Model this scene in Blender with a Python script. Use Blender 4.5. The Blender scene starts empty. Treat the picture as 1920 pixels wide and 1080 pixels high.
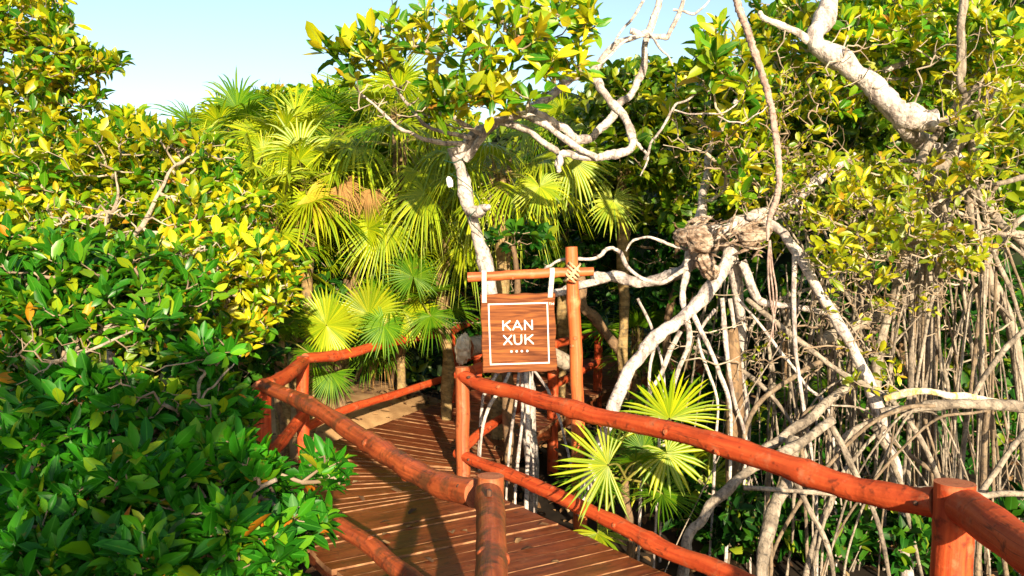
import bpy, math, numpy as np
from mathutils import Vector
R_ = math.radians
sc = bpy.context.scene
# ---------------------------------------------------------------- camera, sky, sun, exposure
CAMH = 1.85; FPX = 1600.0; PITCH = math.atan(93/1600)
cam = bpy.data.objects.new('camera', bpy.data.cameras.new('camera'))
sc.collection.objects.link(cam); sc.camera = cam
cam.location = (0, 0, CAMH); cam.rotation_euler = (math.pi/2 - PITCH, 0, 0)
cam.data.sensor_width = 36; cam.data.lens = 36*FPX/1920
cam.data.clip_start = 0.05; cam.data.clip_end = 2000
SUN = Vector((0.20, -0.95, 0.27)).normalized()
EL = math.asin(SUN.z); AZ = math.atan2(SUN.x, SUN.y)
w = bpy.data.worlds.new('World'); sc.world = w; w.use_nodes = True
nt = w.node_tree; bg = nt.nodes['Background']
sky = nt.nodes.new('ShaderNodeTexSky'); sky.sky_type = 'NISHITA'; sky.sun_disc = False
sky.sun_elevation = EL; sky.sun_rotation = AZ; sky.air_density = 1.0; sky.dust_density = 0.7; sky.ozone_density = 1.0
nt.links.new(sky.outputs[0], bg.inputs[0]); bg.inputs[1].default_value = 0.095
sl = bpy.data.lights.new('sun', 'SUN'); sl.energy = 5.0; sl.angle = R_(0.6); sl.color = (1.0, 0.84, 0.60)
so = bpy.data.objects.new('sun', sl); sc.collection.objects.link(so)
so.rotation_euler = SUN.to_track_quat('Z', 'Y').to_euler(); so.location = (3, -8, 6)
sc.view_settings.view_transform = 'Standard'; sc.view_settings.look = 'None'
sc.view_settings.gamma = 1; sc.view_settings.use_curve_mapping = False
sc.view_settings.exposure = 1.3
sc.cycles.max_bounces = 6; sc.cycles.transparent_max_bounces = 4; sc.cycles.diffuse_bounces = 3
sc.cycles.sample_clamp_indirect = 4

CP, SP = math.cos(PITCH), math.sin(PITCH)
def ray(px, py):
    a = (np.asarray(px, float)-960)/FPX; b = (540-np.asarray(py, float))/FPX
    return a, CP + b*SP, -SP + b*CP
def at(px, py, Y):
    a, y, z = ray(px, py); t = np.asarray(Y, float)/y
    return np.stack(np.broadcast_arrays(a*t, y*t, CAMH + z*t), -1)
def gp(px, py, z=0.0):
    a, y, zz = ray(px, py); t = (z-CAMH)/zz
    return np.array([a*t, y*t, z])
def online(px, py, A, B):
    """point on pixel ray above the plan line A-B"""
    a, y, z = ray(px, py)
    d = B[:2]-A[:2]; M = np.array([[a, -d[0]], [y, -d[1]]])
    t, s = np.linalg.solve(M, A[:2])
    return np.array([a*t, y*t, CAMH+z*t])

# ---------------------------------------------------------------- mesh helpers
class Geo:
    def __init__(s): s.v = []; s.f = []; s.uv = []; s.m = []; s.n = 0
    def add(s, v, f, uv=None, mat=0):
        v = np.asarray(v, float).reshape(-1, 3); f = np.asarray(f, np.int64)
        if len(v) == 0 or len(f) == 0: return
        if uv is None: uv = np.full((len(v), 2), 0.5)
        s.v.append(v); s.uv.append(np.asarray(uv, float).reshape(-1, 2)); s.f.append(f + s.n)
        s.m.append(np.full(len(f), mat)); s.n += len(v)
    def build(s, name, mats, parent=None, smooth=True):
        if not isinstance(mats, (list, tuple)): mats = [mats]
        me = bpy.data.meshes.new(name)
        v = np.concatenate(s.v) if s.v else np.zeros((0, 3))
        if parent is not None: v = v - np.array(parent.get('org', (0, 0, 0)))
        me.vertices.add(len(v)); me.vertices.foreach_set('co', v.ravel())
        lo = np.concatenate([f.ravel() for f in s.f]) if s.f else np.zeros(0, int)
        tot = np.concatenate([np.full(len(f), f.shape[1]) for f in s.f])
        st = np.concatenate([[0], np.cumsum(tot)[:-1]])
        me.loops.add(len(lo)); me.loops.foreach_set('vertex_index', lo)
        me.polygons.add(len(tot)); me.polygons.foreach_set('loop_start', st)
        me.polygons.foreach_set('material_index', np.concatenate(s.m))
        uvl = me.uv_layers.new(name='UVMap')
        uvl.data.foreach_set('uv', np.concatenate(s.uv)[lo].ravel())
        me.polygons.foreach_set('use_smooth', np.full(len(tot), smooth))
        me.update(calc_edges=True); me.validate()
        for m in mats: me.materials.append(m)
        o = bpy.data.objects.new(name, me); sc.collection.objects.link(o)
        if parent is not None: o.parent = parent
        return o
def thing(name, label, cat, base, group=None):
    o = bpy.data.objects.new(name, None); sc.collection.objects.link(o)
    o.location = tuple(base); o['org'] = tuple(float(x) for x in base)
    o.empty_display_size = 0.1
    o['label'] = label; o['category'] = cat
    if group: o['group'] = group
    return o
def tag(o, label=None, cat=None, group=None, kind=None):
    if label: o['label'] = label
    if cat: o['category'] = cat
    if group: o['group'] = group
    if kind: o['kind'] = kind
    return o
def smooth(pts, k=5):
    P = np.asarray(pts, float)
    if len(P) < 3:
        t = np.linspace(0, 1, k+1)[:, None]; return P[0]*(1-t)+P[-1]*t
    Q = np.vstack([2*P[0]-P[1], P, 2*P[-1]-P[-2]]); out = []
    t = np.linspace(0, 1, k, endpoint=False)[:, None]
    for i in range(len(P)-1):
        a, b, c, d = Q[i:i+4]
        out.append(0.5*((2*b)+(-a+c)*t+(2*a-5*b+4*c-d)*t**2+(-a+3*b-3*c+d)*t**3))
    return np.vstack(out+[P[-1:]])
def unit(v): return v/np.maximum(np.linalg.norm(v, axis=-1, keepdims=True), 1e-9)
def tube(g, P, rad, sides=8, rng=None, rough=0.0, caps=True, mat=0, capmat=None):
    P = np.asarray(P, float); n = len(P)
    rad = np.broadcast_to(np.asarray(rad, float), (n,)) if np.ndim(rad) else np.full(n, float(rad))
    T = unit(np.gradient(P, axis=0))
    ref = np.array([0, 0, 1.0]) if abs(T[0][2]) < 0.8 else np.array([0, 1.0, 0])
    N = np.empty_like(T); u = unit(ref - T[0]*np.dot(ref, T[0]))
    for i in range(n):
        u = u - T[i]*np.dot(u, T[i]); u = u/max(np.linalg.norm(u), 1e-9); N[i] = u
    Bn = np.cross(T, N)
    a = np.linspace(0, 2*np.pi, sides+1) + np.pi*1.0
    rr = np.repeat(rad[:, None], sides+1, 1)
    if rough and rng is not None:
        k = rng.normal(0, rough, (n, sides)); k = (k + np.roll(k, 1, 1))*0.6
        k2 = np.hstack([k, k[:, :1]]); rr = rr*(1+k2)
    V = P[:, None, :] + rr[..., None]*(np.cos(a)[None, :, None]*N[:, None, :] + np.sin(a)[None, :, None]*Bn[:, None, :])
    L = np.concatenate([[0], np.cumsum(np.linalg.norm(np.diff(P, axis=0), axis=1))])
    UV = np.stack(np.broadcast_arrays(np.linspace(0, 1, sides+1)[None, :]*2*np.pi*rad.mean(), L[:, None]), -1)
    i = np.arange(n-1)[:, None]; j = np.arange(sides)[None, :]; s1 = sides+1
    F = np.stack([i*s1+j, i*s1+j+1, (i+1)*s1+j+1, (i+1)*s1+j], -1).reshape(-1, 4)
    g.add(V.reshape(-1, 3), F, UV.reshape(-1, 2), mat)
    if caps:
        for e, r in ((0, -1), (n-1, 1)):
            ring = V[e][:-1]; c = P[e] + T[e]*r*rad[e]*0.04
            vv = np.vstack([ring, c]); k = np.arange(sides)
            f = np.stack([k, (k+1) % sides, np.full(sides, sides)], -1)
            if r < 0: f = f[:, ::-1]
            g.add(vv, f, np.vstack([np.tile([[rad[e], 0]], (sides, 1)), [[0, 0]]]), mat if capmat is None else capmat)
def box(g, c, X, Y, Z, mat=0):
    c, X, Y, Z = (np.asarray(q, float) for q in (c, X, Y, Z))
    v = [c+sx*X+sy*Y+sz*Z for sz in (-1, 1) for sy in (-1, 1) for sx in (-1, 1)]
    f = [[0, 2, 3, 1], [4, 5, 7, 6], [0, 1, 5, 4], [2, 6, 7, 3], [0, 4, 6, 2], [1, 3, 7, 5]]
    v = np.array(v); vs = v[np.array(f)].reshape(-1, 3)
    g.add(vs, np.arange(24).reshape(6, 4), np.tile([[0, 0], [1, 0], [1, 1], [0, 1]], (6, 1)), mat)

LEAF_LOD = {
 2: dict(t=[0, .22, .5, .78, 1], w=[0, .62, 1.0, .72, 0]),
 1: dict(t=[0, .38, .78, 1], w=[0, .95, .75, 0]),
 0: dict(t=[0, .5, 1], w=[0, 1.0, 0]),
}
def leaves(g, B, D, U, L, W, lod=1, fold=0.25, droop=0.15, mat=0):
    """B base, D direction, U leaf normal, L length, W half width: arrays"""
    n = len(B)
    if n == 0: return
    S = unit(np.cross(D, U)); U = unit(np.cross(S, D))
    q = LEAF_LOD[lod]; t = np.array(q['t']); ww = np.array(q['w']); k = len(t)
    mid = B[:, None]+D[:, None]*(L[:, None]*t)[..., None] - U[:, None]*((L*droop)[:, None]*t**2)[..., None]
    off = (W[:, None]*ww[1:-1])
    side = S[:, None]*off[..., None]; lift = U[:, None]*(off*(fold[:, None] if np.ndim(fold) else fold)*2)[..., None]
    V = np.concatenate([mid, mid[:, 1:-1]-side+lift, mid[:, 1:-1]+side+lift], 1)
    nv = V.shape[1]; m = k-2
    tri = []
    l = lambda i: k+i-1
    r = lambda i: k+m+i-1
    tri += [[0, 1, l(1)], [0, r(1), 1]]
    for i in range(1, m): tri += [[i, i+1, l(i+1)], [i, l(i+1), l(i)], [i, r(i), r(i+1)], [i, r(i+1), i+1]]
    tri += [[m, m+1, l(m)], [m, r(m), m+1]]
    F = (np.array(tri)[None]+(np.arange(n)*nv)[:, None, None]).reshape(-1, 3)
    uv = np.concatenate([np.stack([np.full(k, .5), t], 1), np.stack([np.zeros(m), t[1:-1]], 1), np.stack([np.ones(m), t[1:-1]], 1)])
    g.add(V.reshape(-1, 3), F, np.tile(uv, (n, 1)), mat)

def perp(D, rng):
    r = rng.normal(size=D.shape); return unit(r - D*np.sum(r*D, -1, keepdims=True))
def rosettes(g, T, A, L, rng, k=(5, 9), lod=1, wr=0.21, spread=(35, 85), light=None):
    """leaf rosettes at tips T with axes A, leaf length L"""
    n = rng.integers(max(2, k[0]-2), k[1]+1, len(T)); idx = np.repeat(np.arange(len(T)), n)
    ph = np.concatenate([np.arange(m)*2.4+rng.uniform(0, 6.28) for m in n]) if len(n) else np.zeros(0)
    a = A[idx]; p = unit(np.cross(a, np.array([.31, .17, .93]))+1e-6); q = np.cross(a, p)
    tilt = np.radians(rng.uniform(spread[0], spread[1], len(idx)))
    rd = p*np.cos(ph)[:, None]+q*np.sin(ph)[:, None]
    D = unit(a*np.cos(tilt)[:, None]+rd*np.sin(tilt)[:, None]+rng.normal(0, .2, a.shape))
    U = unit(a*np.sin(tilt)[:, None]-rd*np.cos(tilt)[:, None]+rng.normal(0, .25, a.shape))
    Ls = L*np.clip(rng.normal(.86, .24, len(idx)), .3, 1.35)*np.repeat(rng.uniform(.85, 1.15, len(T)), n)
    B = T[idx]+rd*0.012 - a*rng.uniform(0, .35, len(idx))[:, None]*L
    leaves(g, B, D, U, Ls, Ls*wr*rng.uniform(.85, 1.15, len(idx)), lod, fold=rng.uniform(.06, .42, len(idx)), droop=rng.uniform(-.12, .4, len(idx)))

def grow(limbs, tips, rng, step=0.16, r_tip=0.003, wander=0.12, rise=0.25, pw=0.42):
    """connect every tip to the nearest point already on the tree; returns chains of points with radii, and tip directions"""
    nodes = []; par = []; plen = []; own = []
    for li, P in enumerate(limbs):
        for i in range(len(P)): nodes.append(P[i]); par.append(-1); plen.append(0.0); own.append(li)
    nroot = len(nodes)
    cap = nroot+len(tips)*30; X = np.zeros((cap, 3)); X[:nroot] = nodes; PL = np.zeros(cap); n = nroot
    par = list(par); chains = []
    d0 = np.min(np.linalg.norm(tips[:, None]-X[None, :nroot:max(1, nroot//60)], axis=2), axis=1)
    order = np.argsort(d0)
    axes = np.zeros_like(tips)
    for ti in order:
        t = tips[ti]; d = np.linalg.norm(X[:n]-t, axis=1)
        c = d + 0.25*PL[:n] + 0.6*np.maximum(0, X[:n, 2]-t[2])
        j = int(np.argmin(c)); a = X[j].copy(); dist = d[j]; m = int(min(29, max(2, round(dist/step))))
        ctrl = (a+t)/2 + rng.normal(0, wander*dist, 3) + np.array([0, 0, -rise*dist*0.5])
        s = np.linspace(0, 1, m+1)[1:, None]
        Q = (1-s)**2*a+2*s*(1-s)*ctrl+s**2*t
        Q[:-1] += rng.normal(0, 0.012+0.02*dist/m, Q[:-1].shape)
        ids = [j]; lid = own[j]
        for k in range(m):
            X[n] = Q[k]; par.append(ids[-1]); own.append(lid); PL[n] = PL[ids[-1]]+dist/m; ids.append(n); n += 1
        chains.append(ids); pv = Q[-2] if m > 1 else a
        axes[ti] = unit(t-pv)
    cnt = np.zeros(n)
    for ids in chains: cnt[ids[-1]] += 1
    for i in range(n-1, nroot-1, -1):
        cnt[par[i]] += cnt[i]
    rad = r_tip*np.maximum(cnt, 1)**pw
    out = []
    for ids in chains:
        r = rad[ids].copy(); r[0] = min(r[0], r[1]*1.25) if len(r) > 1 else r[0]
        out.append((X[ids], r, own[ids[-1]]))
    return out, axes

def blob_tips(blobs, rng):
    out = []
    for (px, py, Y, rx, ry, rY, n) in blobs:
        v = unit(rng.normal(size=(n, 3))); r = rng.uniform(.25, 1, n)**(1/2.2)
        v = v*r[:, None]*(1+rng.normal(0, .08, n))[:, None]
        out.append(at(px+v[:, 0]*rx, py+v[:, 1]*ry, Y+v[:, 2]*rY))
    return np.vstack(out)

# ---------------------------------------------------------------- materials
def newmat(name):
    m = bpy.data.materials.new(name); m.use_nodes = True
    n = m.node_tree.nodes; l = m.node_tree.links
    return m, n, l, n['Principled BSDF'], n['Material Output']
def ramp(n, stops, interp='LINEAR'):
    r = n.new('ShaderNodeValToRGB'); r.color_ramp.interpolation = interp
    e = r.color_ramp.elements
    while len(e) < len(stops): e.new(0.5)
    for k, (p, c) in enumerate(stops): e[k].position = p; e[k].color = (*c, 1)
    return r
def mixc(n, l, fac, a, b, mode='MIX'):
    x = n.new('ShaderNodeMix'); x.data_type = 'RGBA'; x.blend_type = mode
    for s, v in ((x.inputs[0], fac), (x.inputs[6], a), (x.inputs[7], b)):
        if hasattr(v, 'is_linked') or hasattr(v, 'links'): l.new(v, s)
        elif isinstance(v, tuple): s.default_value = (*v, 1)
        else: s.default_value = v
    return x.outputs[2]
def leaf_mat(name, stops, trans=0.35, rough=0.38, rib=(0.25, 0.33, 0.05), tcol=None, patch=0.35, spec=0.5):
    m, n, l, b, out = newmat(name)
    g = n.new('ShaderNodeNewGeometry'); r = ramp(n, stops); l.new(g.outputs['Random Per Island'], r.inputs[0])
    uv = n.new('ShaderNodeUVMap'); sx = n.new('ShaderNodeSeparateXYZ'); l.new(uv.outputs[0], sx.inputs[0])
    s = n.new('ShaderNodeMath'); s.operation = 'SUBTRACT'; l.new(sx.outputs[0], s.inputs[0]); s.inputs[1].default_value = .5
    a = n.new('ShaderNodeMath'); a.operation = 'ABSOLUTE'; l.new(s.outputs[0], a.inputs[0])
    lt = n.new('ShaderNodeMath'); lt.operation = 'LESS_THAN'; l.new(a.outputs[0], lt.inputs[0]); lt.inputs[1].default_value = .045
    tc = n.new('ShaderNodeTexCoord'); nz = n.new('ShaderNodeTexNoise'); nz.inputs['Scale'].default_value = 1.3; nz.inputs['Detail'].default_value = 3
    l.new(tc.outputs['Object'], nz.inputs['Vector'])
    hs = n.new('ShaderNodeHueSaturation'); l.new(r.outputs[0], hs.inputs['Color'])
    mr = n.new('ShaderNodeMapRange'); l.new(nz.outputs[0], mr.inputs[0]); mr.inputs[1].default_value = .3; mr.inputs[2].default_value = .7
    mr.inputs[3].default_value = 1-patch; mr.inputs[4].default_value = 1+patch; l.new(mr.outputs[0], hs.inputs['Value'])
    n5 = n.new('ShaderNodeTexNoise'); n5.inputs['Scale'].default_value = 26; n5.inputs['Detail'].default_value = 4; l.new(tc.outputs['Object'], n5.inputs['Vector'])
    r5 = ramp(n, [(.64, (0, 0, 0)), (.72, (.55,)*3)]); l.new(n5.outputs[0], r5.inputs[0])
    rf = n.new('ShaderNodeMath'); rf.operation = 'MULTIPLY'; l.new(lt.outputs[0], rf.inputs[0]); rf.inputs[1].default_value = .5
    col = mixc(n, l, rf.outputs[0], hs.outputs[0], rib)
    col = mixc(n, l, r5.outputs[0], col, (.16, .10, .02))
    l.new(col, b.inputs['Base Color']); b.inputs['Roughness'].default_value = rough
    b.inputs['Specular IOR Level'].default_value = spec
    t = n.new('ShaderNodeBsdfTranslucent')
    tcl = mixc(n, l, 1.0, col, tcol or (1.9, 1.6, .35), 'MULTIPLY'); l.new(tcl, t.inputs[0])
    mx = n.new('ShaderNodeMixShader'); mx.inputs[0].default_value = trans
    l.new(b.outputs[0], mx.inputs[1]); l.new(t.outputs[0], mx.inputs[2]); l.new(mx.outputs[0], out.inputs[0])
    return m
def bark_mat(name, stops, scale=7, rough=.85, bump=.5, spots=(0.05, 0.045, 0.04), spot_amt=.55, stretch=(1, 1, .35)):
    m, n, l, b, out = newmat(name)
    tc = n.new('ShaderNodeTexCoord'); mp = n.new('ShaderNodeMapping'); mp.inputs['Scale'].default_value = stretch; scale = scale*1.35
    l.new(tc.outputs['Object'], mp.inputs[0])
    nz = n.new('ShaderNodeTexNoise'); nz.inputs['Scale'].default_value = scale; nz.inputs['Detail'].default_value = 12; nz.inputs['Roughness'].default_value = .7
    l.new(mp.outputs[0], nz.inputs['Vector'])
    r = ramp(n, stops); l.new(nz.outputs[0], r.inputs[0])
    n2 = n.new('ShaderNodeTexNoise'); n2.inputs['Scale'].default_value = scale*3.1; n2.inputs['Detail'].default_value = 5
    l.new(tc.outputs['Object'], n2.inputs['Vector'])
    r2 = ramp(n, [(.56, (0, 0, 0)), (.66, (spot_amt,)*3)]); l.new(n2.outputs[0], r2.inputs[0])
    n3 = n.new('ShaderNodeTexWave'); n3.inputs['Scale'].default_value = scale*.55; n3.inputs['Distortion'].default_value = 9; n3.inputs['Detail'].default_value = 3
    n3.bands_direction = 'DIAGONAL'; l.new(tc.outputs['Object'], n3.inputs['Vector'])
    r3 = ramp(n, [(0, (.35,)*3), (.12, (0, 0, 0))]); l.new(n3.outputs[0], r3.inputs[0])
    c = mixc(n, l, r2.outputs[0], r.outputs[0], spots); c = mixc(n, l, r3.outputs[0], c, spots)
    l.new(c, b.inputs['Base Color']); b.inputs['Roughness'].default_value = rough; b.inputs['Specular IOR Level'].default_value = .2
    bp = n.new('ShaderNodeBump'); bp.inputs['Strength'].default_value = bump; bp.inputs['Distance'].default_value = .012
    ad = n.new('ShaderNodeMath'); ad.operation = 'ADD'; l.new(nz.outputs[0], ad.inputs[0]); l.new(n2.outputs[0], ad.inputs[1])
    l.new(ad.outputs[0], bp.inputs['Height']); l.new(bp.outputs[0], b.inputs['Normal'])
    return m
def wood_mat(name, c1, c2, wear, wear_amt=.5, rough=.5, grain=(60, 3), bump=.25, spec=.4, dark=(0.03, 0.012, 0.008), dark_amt=.45, wear_at=.56):
    m, n, l, b, out = newmat(name)
    uv = n.new('ShaderNodeUVMap'); mp = n.new('ShaderNodeMapping'); mp.inputs['Scale'].default_value = (grain[0], grain[1], 1)
    l.new(uv.outputs[0], mp.inputs[0])
    g = n.new('ShaderNodeTexNoise'); g.inputs['Scale'].default_value = 1; g.inputs['Detail'].default_value = 6; l.new(mp.outputs[0], g.inputs['Vector'])
    tc = n.new('ShaderNodeTexCoord')
    z = n.new('ShaderNodeTexNoise'); z.inputs['Scale'].default_value = 9; z.inputs['Detail'].default_value = 7; z.inputs['Roughness'].default_value = .65
    l.new(tc.outputs['Object'], z.inputs['Vector'])
    r = ramp(n, [(.35, c1), (.65, c2)]); l.new(g.outputs[0], r.inputs[0])
    rw = ramp(n, [(wear_at, (0, 0, 0)), (wear_at+.13, (wear_amt,)*3)]); l.new(z.outputs[0], rw.inputs[0])
    c = mixc(n, l, rw.outputs[0], r.outputs[0], wear)
    z2 = n.new('ShaderNodeTexNoise'); z2.inputs['Scale'].default_value = 23; z2.inputs['Detail'].default_value = 5; l.new(tc.outputs['Object'], z2.inputs['Vector'])
    rd = ramp(n, [(.58, (0, 0, 0)), (.7, (dark_amt,)*3)]); l.new(z2.outputs[0], rd.inputs[0])
    c = mixc(n, l, rd.outputs[0], c, dark)
    m4 = n.new('ShaderNodeMapping'); m4.inputs['Scale'].default_value = (grain[0]*.6, grain[1]*.45, 1); l.new(uv.outputs[0], m4.inputs[0])
    n4 = n.new('ShaderNodeTexNoise'); n4.inputs['Scale'].default_value = 1; n4.inputs['Detail'].default_value = 3; l.new(m4.outputs[0], n4.inputs['Vector'])
    r4 = ramp(n, [(.485, (0, 0, 0)), (.5, (.75,)*3), (.515, (0, 0, 0))]); l.new(n4.outputs[0], r4.inputs[0])
    n6 = n.new('ShaderNodeTexNoise'); n6.inputs['Scale'].default_value = 2.2; l.new(tc.outputs['Object'], n6.inputs['Vector'])
    r6 = ramp(n, [(.48, (0, 0, 0)), (.58, (1,)*3)]); l.new(n6.outputs[0], r6.inputs[0])
    fk = mixc(n, l, 1.0, r4.outputs[0], r6.outputs[0], 'MULTIPLY'); c = mixc(n, l, fk, c, dark)
    l.new(c, b.inputs['Base Color']); b.inputs['Roughness'].default_value = rough; b.inputs['Specular IOR Level'].default_value = spec
    bp = n.new('ShaderNodeBump'); bp.inputs['Strength'].default_value = bump; bp.inputs['Distance'].default_value = .006
    ad = n.new('ShaderNodeMath'); ad.operation = 'ADD'; l.new(g.outputs[0], ad.inputs[0]); l.new(z2.outputs[0], ad.inputs[1])
    l.new(ad.outputs[0], bp.inputs['Height']); l.new(bp.outputs[0], b.inputs['Normal'])
    return m
def plain(name, c, rough=.7, noise=0.0, c2=None, scale=12, bump=0.0):
    m, n, l, b, out = newmat(name); b.inputs['Roughness'].default_value = rough; b.inputs['Specular IOR Level'].default_value = .25
    if c2:
        tc = n.new('ShaderNodeTexCoord'); z = n.new('ShaderNodeTexNoise'); z.inputs['Scale'].default_value = scale; z.inputs['Detail'].default_value = 7
        l.new(tc.outputs['Object'], z.inputs['Vector']); r = ramp(n, [(.38, c), (.64, c2)]); l.new(z.outputs[0], r.inputs[0])
        l.new(r.outputs[0], b.inputs['Base Color'])
        if bump:
            bp = n.new('ShaderNodeBump'); bp.inputs['Strength'].default_value = bump; bp.inputs['Distance'].default_value = .02
            l.new(z.outputs[0], bp.inputs['Height']); l.new(bp.outputs[0], b.inputs['Normal'])
    else: b.inputs['Base Color'].default_value = (*c, 1)
    return m

M = {}
M['leaf_sun'] = leaf_mat('leaf_sunlit_green', [(0, (.02, .12, .003)), (.25, (.06, .22, .004)), (.45, (.18, .32, .005)), (.62, (.36, .42, .007)), (.82, (.50, .47, .008)), (.98, (.5, .42, .01)), (1, (.5, .16, .02))])  # warm sunlight put into the leaf colour, over the yellow of young leaves
M['leaf_shaded'] = leaf_mat('leaf_shaded_green', [(0, (.010, .085, .004)), (.5, (.022, .16, .005)), (.8, (.05, .24, .006)), (.93, (.16, .34, .008)), (.985, (.28, .38, .01)), (1, (.5, .12, .01))], trans=.25, rough=.42, rib=(.08, .3, .03), tcol=(1.2, 1.6, .2), spec=.22)  # shaded copy of the mangrove leaf: cool shade put into the green
M['leaf_half_shade'] = leaf_mat('leaf_half_shaded_green', [(0, (.012, .09, .004)), (.45, (.03, .16, .005)), (.75, (.10, .24, .006)), (.95, (.3, .36, .01)), (1, (.5, .16, .01))], trans=.25, rough=.35, rib=(.1, .3, .03), spec=.35)  # tone between the sunlit and shaded leaf colours, for the shade boundary
M['leaf_shade_dark'] = leaf_mat('leaf_understorey_shade', [(0, (.004, .030, .002)), (.6, (.010, .065, .003)), (.9, (.04, .12, .004)), (1, (.18, .22, .01))], trans=.2, rough=.5, rib=(.05, .2, .02), tcol=(1.2, 1.6, .2), spec=.2)  # darker leaf copy, shade under the trees put into its colour
M['leaf_back'] = leaf_mat('leaf_mid_green', [(0, (.02, .08, .003)), (.5, (.07, .16, .004)), (.8, (.2, .27, .006)), (1, (.4, .38, .01))])
M['leaf_small'] = leaf_mat('leaf_bright_young', [(0, (.10, .20, .004)), (.5, (.27, .33, .006)), (.9, (.48, .46, .012)), (1, (.55, .3, .03))], trans=.4)
M['palm'] = leaf_mat('palm_yellow_green', [(0, (.15, .26, .003)), (1, (.42, .45, .006))], trans=.3, rough=.42, rib=(.42, .44, .03), patch=.3)
M['palm_green'] = leaf_mat('palm_green', [(0, (.035, .13, .003)), (1, (.14, .25, .005))], trans=.3, rough=.4, rib=(.2, .3, .04), patch=.3, spec=.2)
M['palm_dead'] = leaf_mat('palm_dead_tan', [(0, (.20, .10, .025)), (1, (.40, .23, .06))], trans=.15, rough=.8, rib=(.3, .16, .06), tcol=(1.2, 1, .7))
M['palm_gold'] = leaf_mat('palm_gold', [(0, (.36, .28, .01)), (1, (.5, .40, .02))], trans=.35, rough=.5, rib=(.5, .4, .04))
M['petiole'] = plain('petiole', (.16, .17, .03), .5, c2=(.26, .22, .05), scale=6)
M['litter'] = leaf_mat('dead_leaf_litter', [(0, (.05, .025, .012)), (.5, (.14, .065, .025)), (.9, (.3, .17, .07)), (1, (.4, .3, .15))], trans=.05, rough=.85, rib=(.1, .05, .02))
M['bark_white'] = bark_mat('bark_pale', [(.3, (.17, .13, .115)), (.42, (.30, .25, .23)), (.5, (.50, .43, .39)), (.62, (.60, .53, .48)), (.8, (.68, .62, .57))], bump=1.0, scale=9)
M['bark_grey'] = bark_mat('bark_grey_brown', [(.3, (.15, .11, .085)), (.5, (.36, .29, .22)), (.7, (.50, .42, .33))], bump=.8)
M['bark_root'] = bark_mat('bark_root', [(.3, (.09, .07, .055)), (.45, (.21, .17, .13)), (.58, (.36, .30, .235)), (.72, (.48, .42, .35))], bump=.9, spot_amt=.7, scale=9)
M['bark_root_dark'] = bark_mat('bark_root_brown', [(.3, (.07, .05, .032)), (.5, (.20, .145, .095)), (.7, (.32, .25, .18))], bump=.9, spot_amt=.7, scale=9)
M['bark_dark'] = bark_mat('bark_brown', [(.3, (.08, .05, .03)), (.6, (.24, .15, .08)), (.8, (.36, .25, .13))], bump=.9)
M['bark_knot'] = bark_mat('bark_knotted', [(.34, (.035, .022, .015)), (.45, (.18, .115, .075)), (.53, (.36, .27, .20)), (.66, (.50, .42, .35)), (.8, (.58, .51, .44))], scale=9, bump=1.2, stretch=(.5, 1, 1.4), spot_amt=.8)
M['vine'] = bark_mat('vine_bark', [(.3, (.22, .14, .11)), (.5, (.40, .28, .23)), (.7, (.52, .40, .34))], bump=.9, spot_amt=.5, scale=10)
M['palm_trunk'] = bark_mat('palm_trunk', [(.3, (.10, .06, .025)), (.5, (.27, .18, .075)), (.75, (.42, .31, .15))], scale=6, bump=.9, stretch=(1, 1, 3.5))
M['twig'] = plain('twig', (.20, .14, .09), .8, c2=(.34, .26, .18), scale=9)
M['twig_pale'] = plain('twig_pale', (.26, .20, .14), .8, c2=(.46, .39, .30), scale=9)
M['paint'] = wood_mat('painted_log', (.37, .044, .011), (.54, .088, .022), (.40, .15, .07), .75, rough=.62, grain=(40, 2.5), bump=.7, dark_amt=.65, spec=.25)
M['paint_worn'] = wood_mat('worn_log', (.24, .045, .014), (.42, .09, .025), (.09, .04, .016), .8, rough=.45, grain=(50, 3), bump=.8, dark_amt=.7, wear_at=.50)
M['post_wood'] = wood_mat('post_wood', (.26, .055, .018), (.40, .11, .035), (.34, .17, .09), .6, rough=.5, grain=(55, 2), bump=.3)
M['log_end'] = wood_mat('log_end', (.28, .07, .03), (.46, .15, .06), (.5, .25, .12), .4, rough=.7, grain=(160, 1), bump=.2)
M['beam'] = wood_mat('light_beam', (.42, .085, .022), (.54, .14, .04), (.56, .26, .11), .6, rough=.5, grain=(50, 2), bump=.25, dark_amt=.2)
M['deck'] = wood_mat('deck_board', (.105, .023, .008), (.22, .055, .016), (.28, .11, .05), .6, rough=.40, grain=(3, 26), bump=.4, spec=.5, dark_amt=.75)
M['deck_edge'] = plain('deck_board_edge', (.16, .06, .025), .7, c2=(.36, .19, .09), scale=11)
M['sign_wood'] = None
M['white'] = plain('white_paint', (.66, .64, .61), .6)
M['strap'] = plain('strap', (.50, .44, .34), .8, c2=(.62, .57, .48), scale=30)
M['rope'] = plain('rope', (.42, .30, .16), .9, c2=(.58, .46, .28), scale=60, bump=.5)
M['mud'] = plain('mud', (.012, .009, .006), .8, c2=(.04, .027, .017), scale=3, bump=.6)
M['sand'] = plain('sand', (.30, .17, .075), .9, c2=(.46, .28, .13), scale=5, bump=.5)
M['core'] = plain('shade_core', (.006, .012, .004), .95, c2=(.015, .026, .008), scale=4)  # near-black fill standing for the shade inside the far woods
M['broken'] = plain('broken_wood', (.5, .38, .24), .85, c2=(.74, .62, .46), scale=14, bump=.8)
M['lichen'] = bark_mat('lichen_bark', [(.3, (.5, .30, .06)), (.45, (.62, .44, .12)), (.55, (.62, .54, .46)), (.8, (.7, .64, .58))], scale=9, bump=.5)
M['cable'] = plain('cable', (.01, .05, .03), .4)
M['lamp_white'] = plain('white_plastic', (.85, .85, .82), .35)
M['fruit'] = plain('pale_fruit', (.62, .58, .28), .5)
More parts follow.
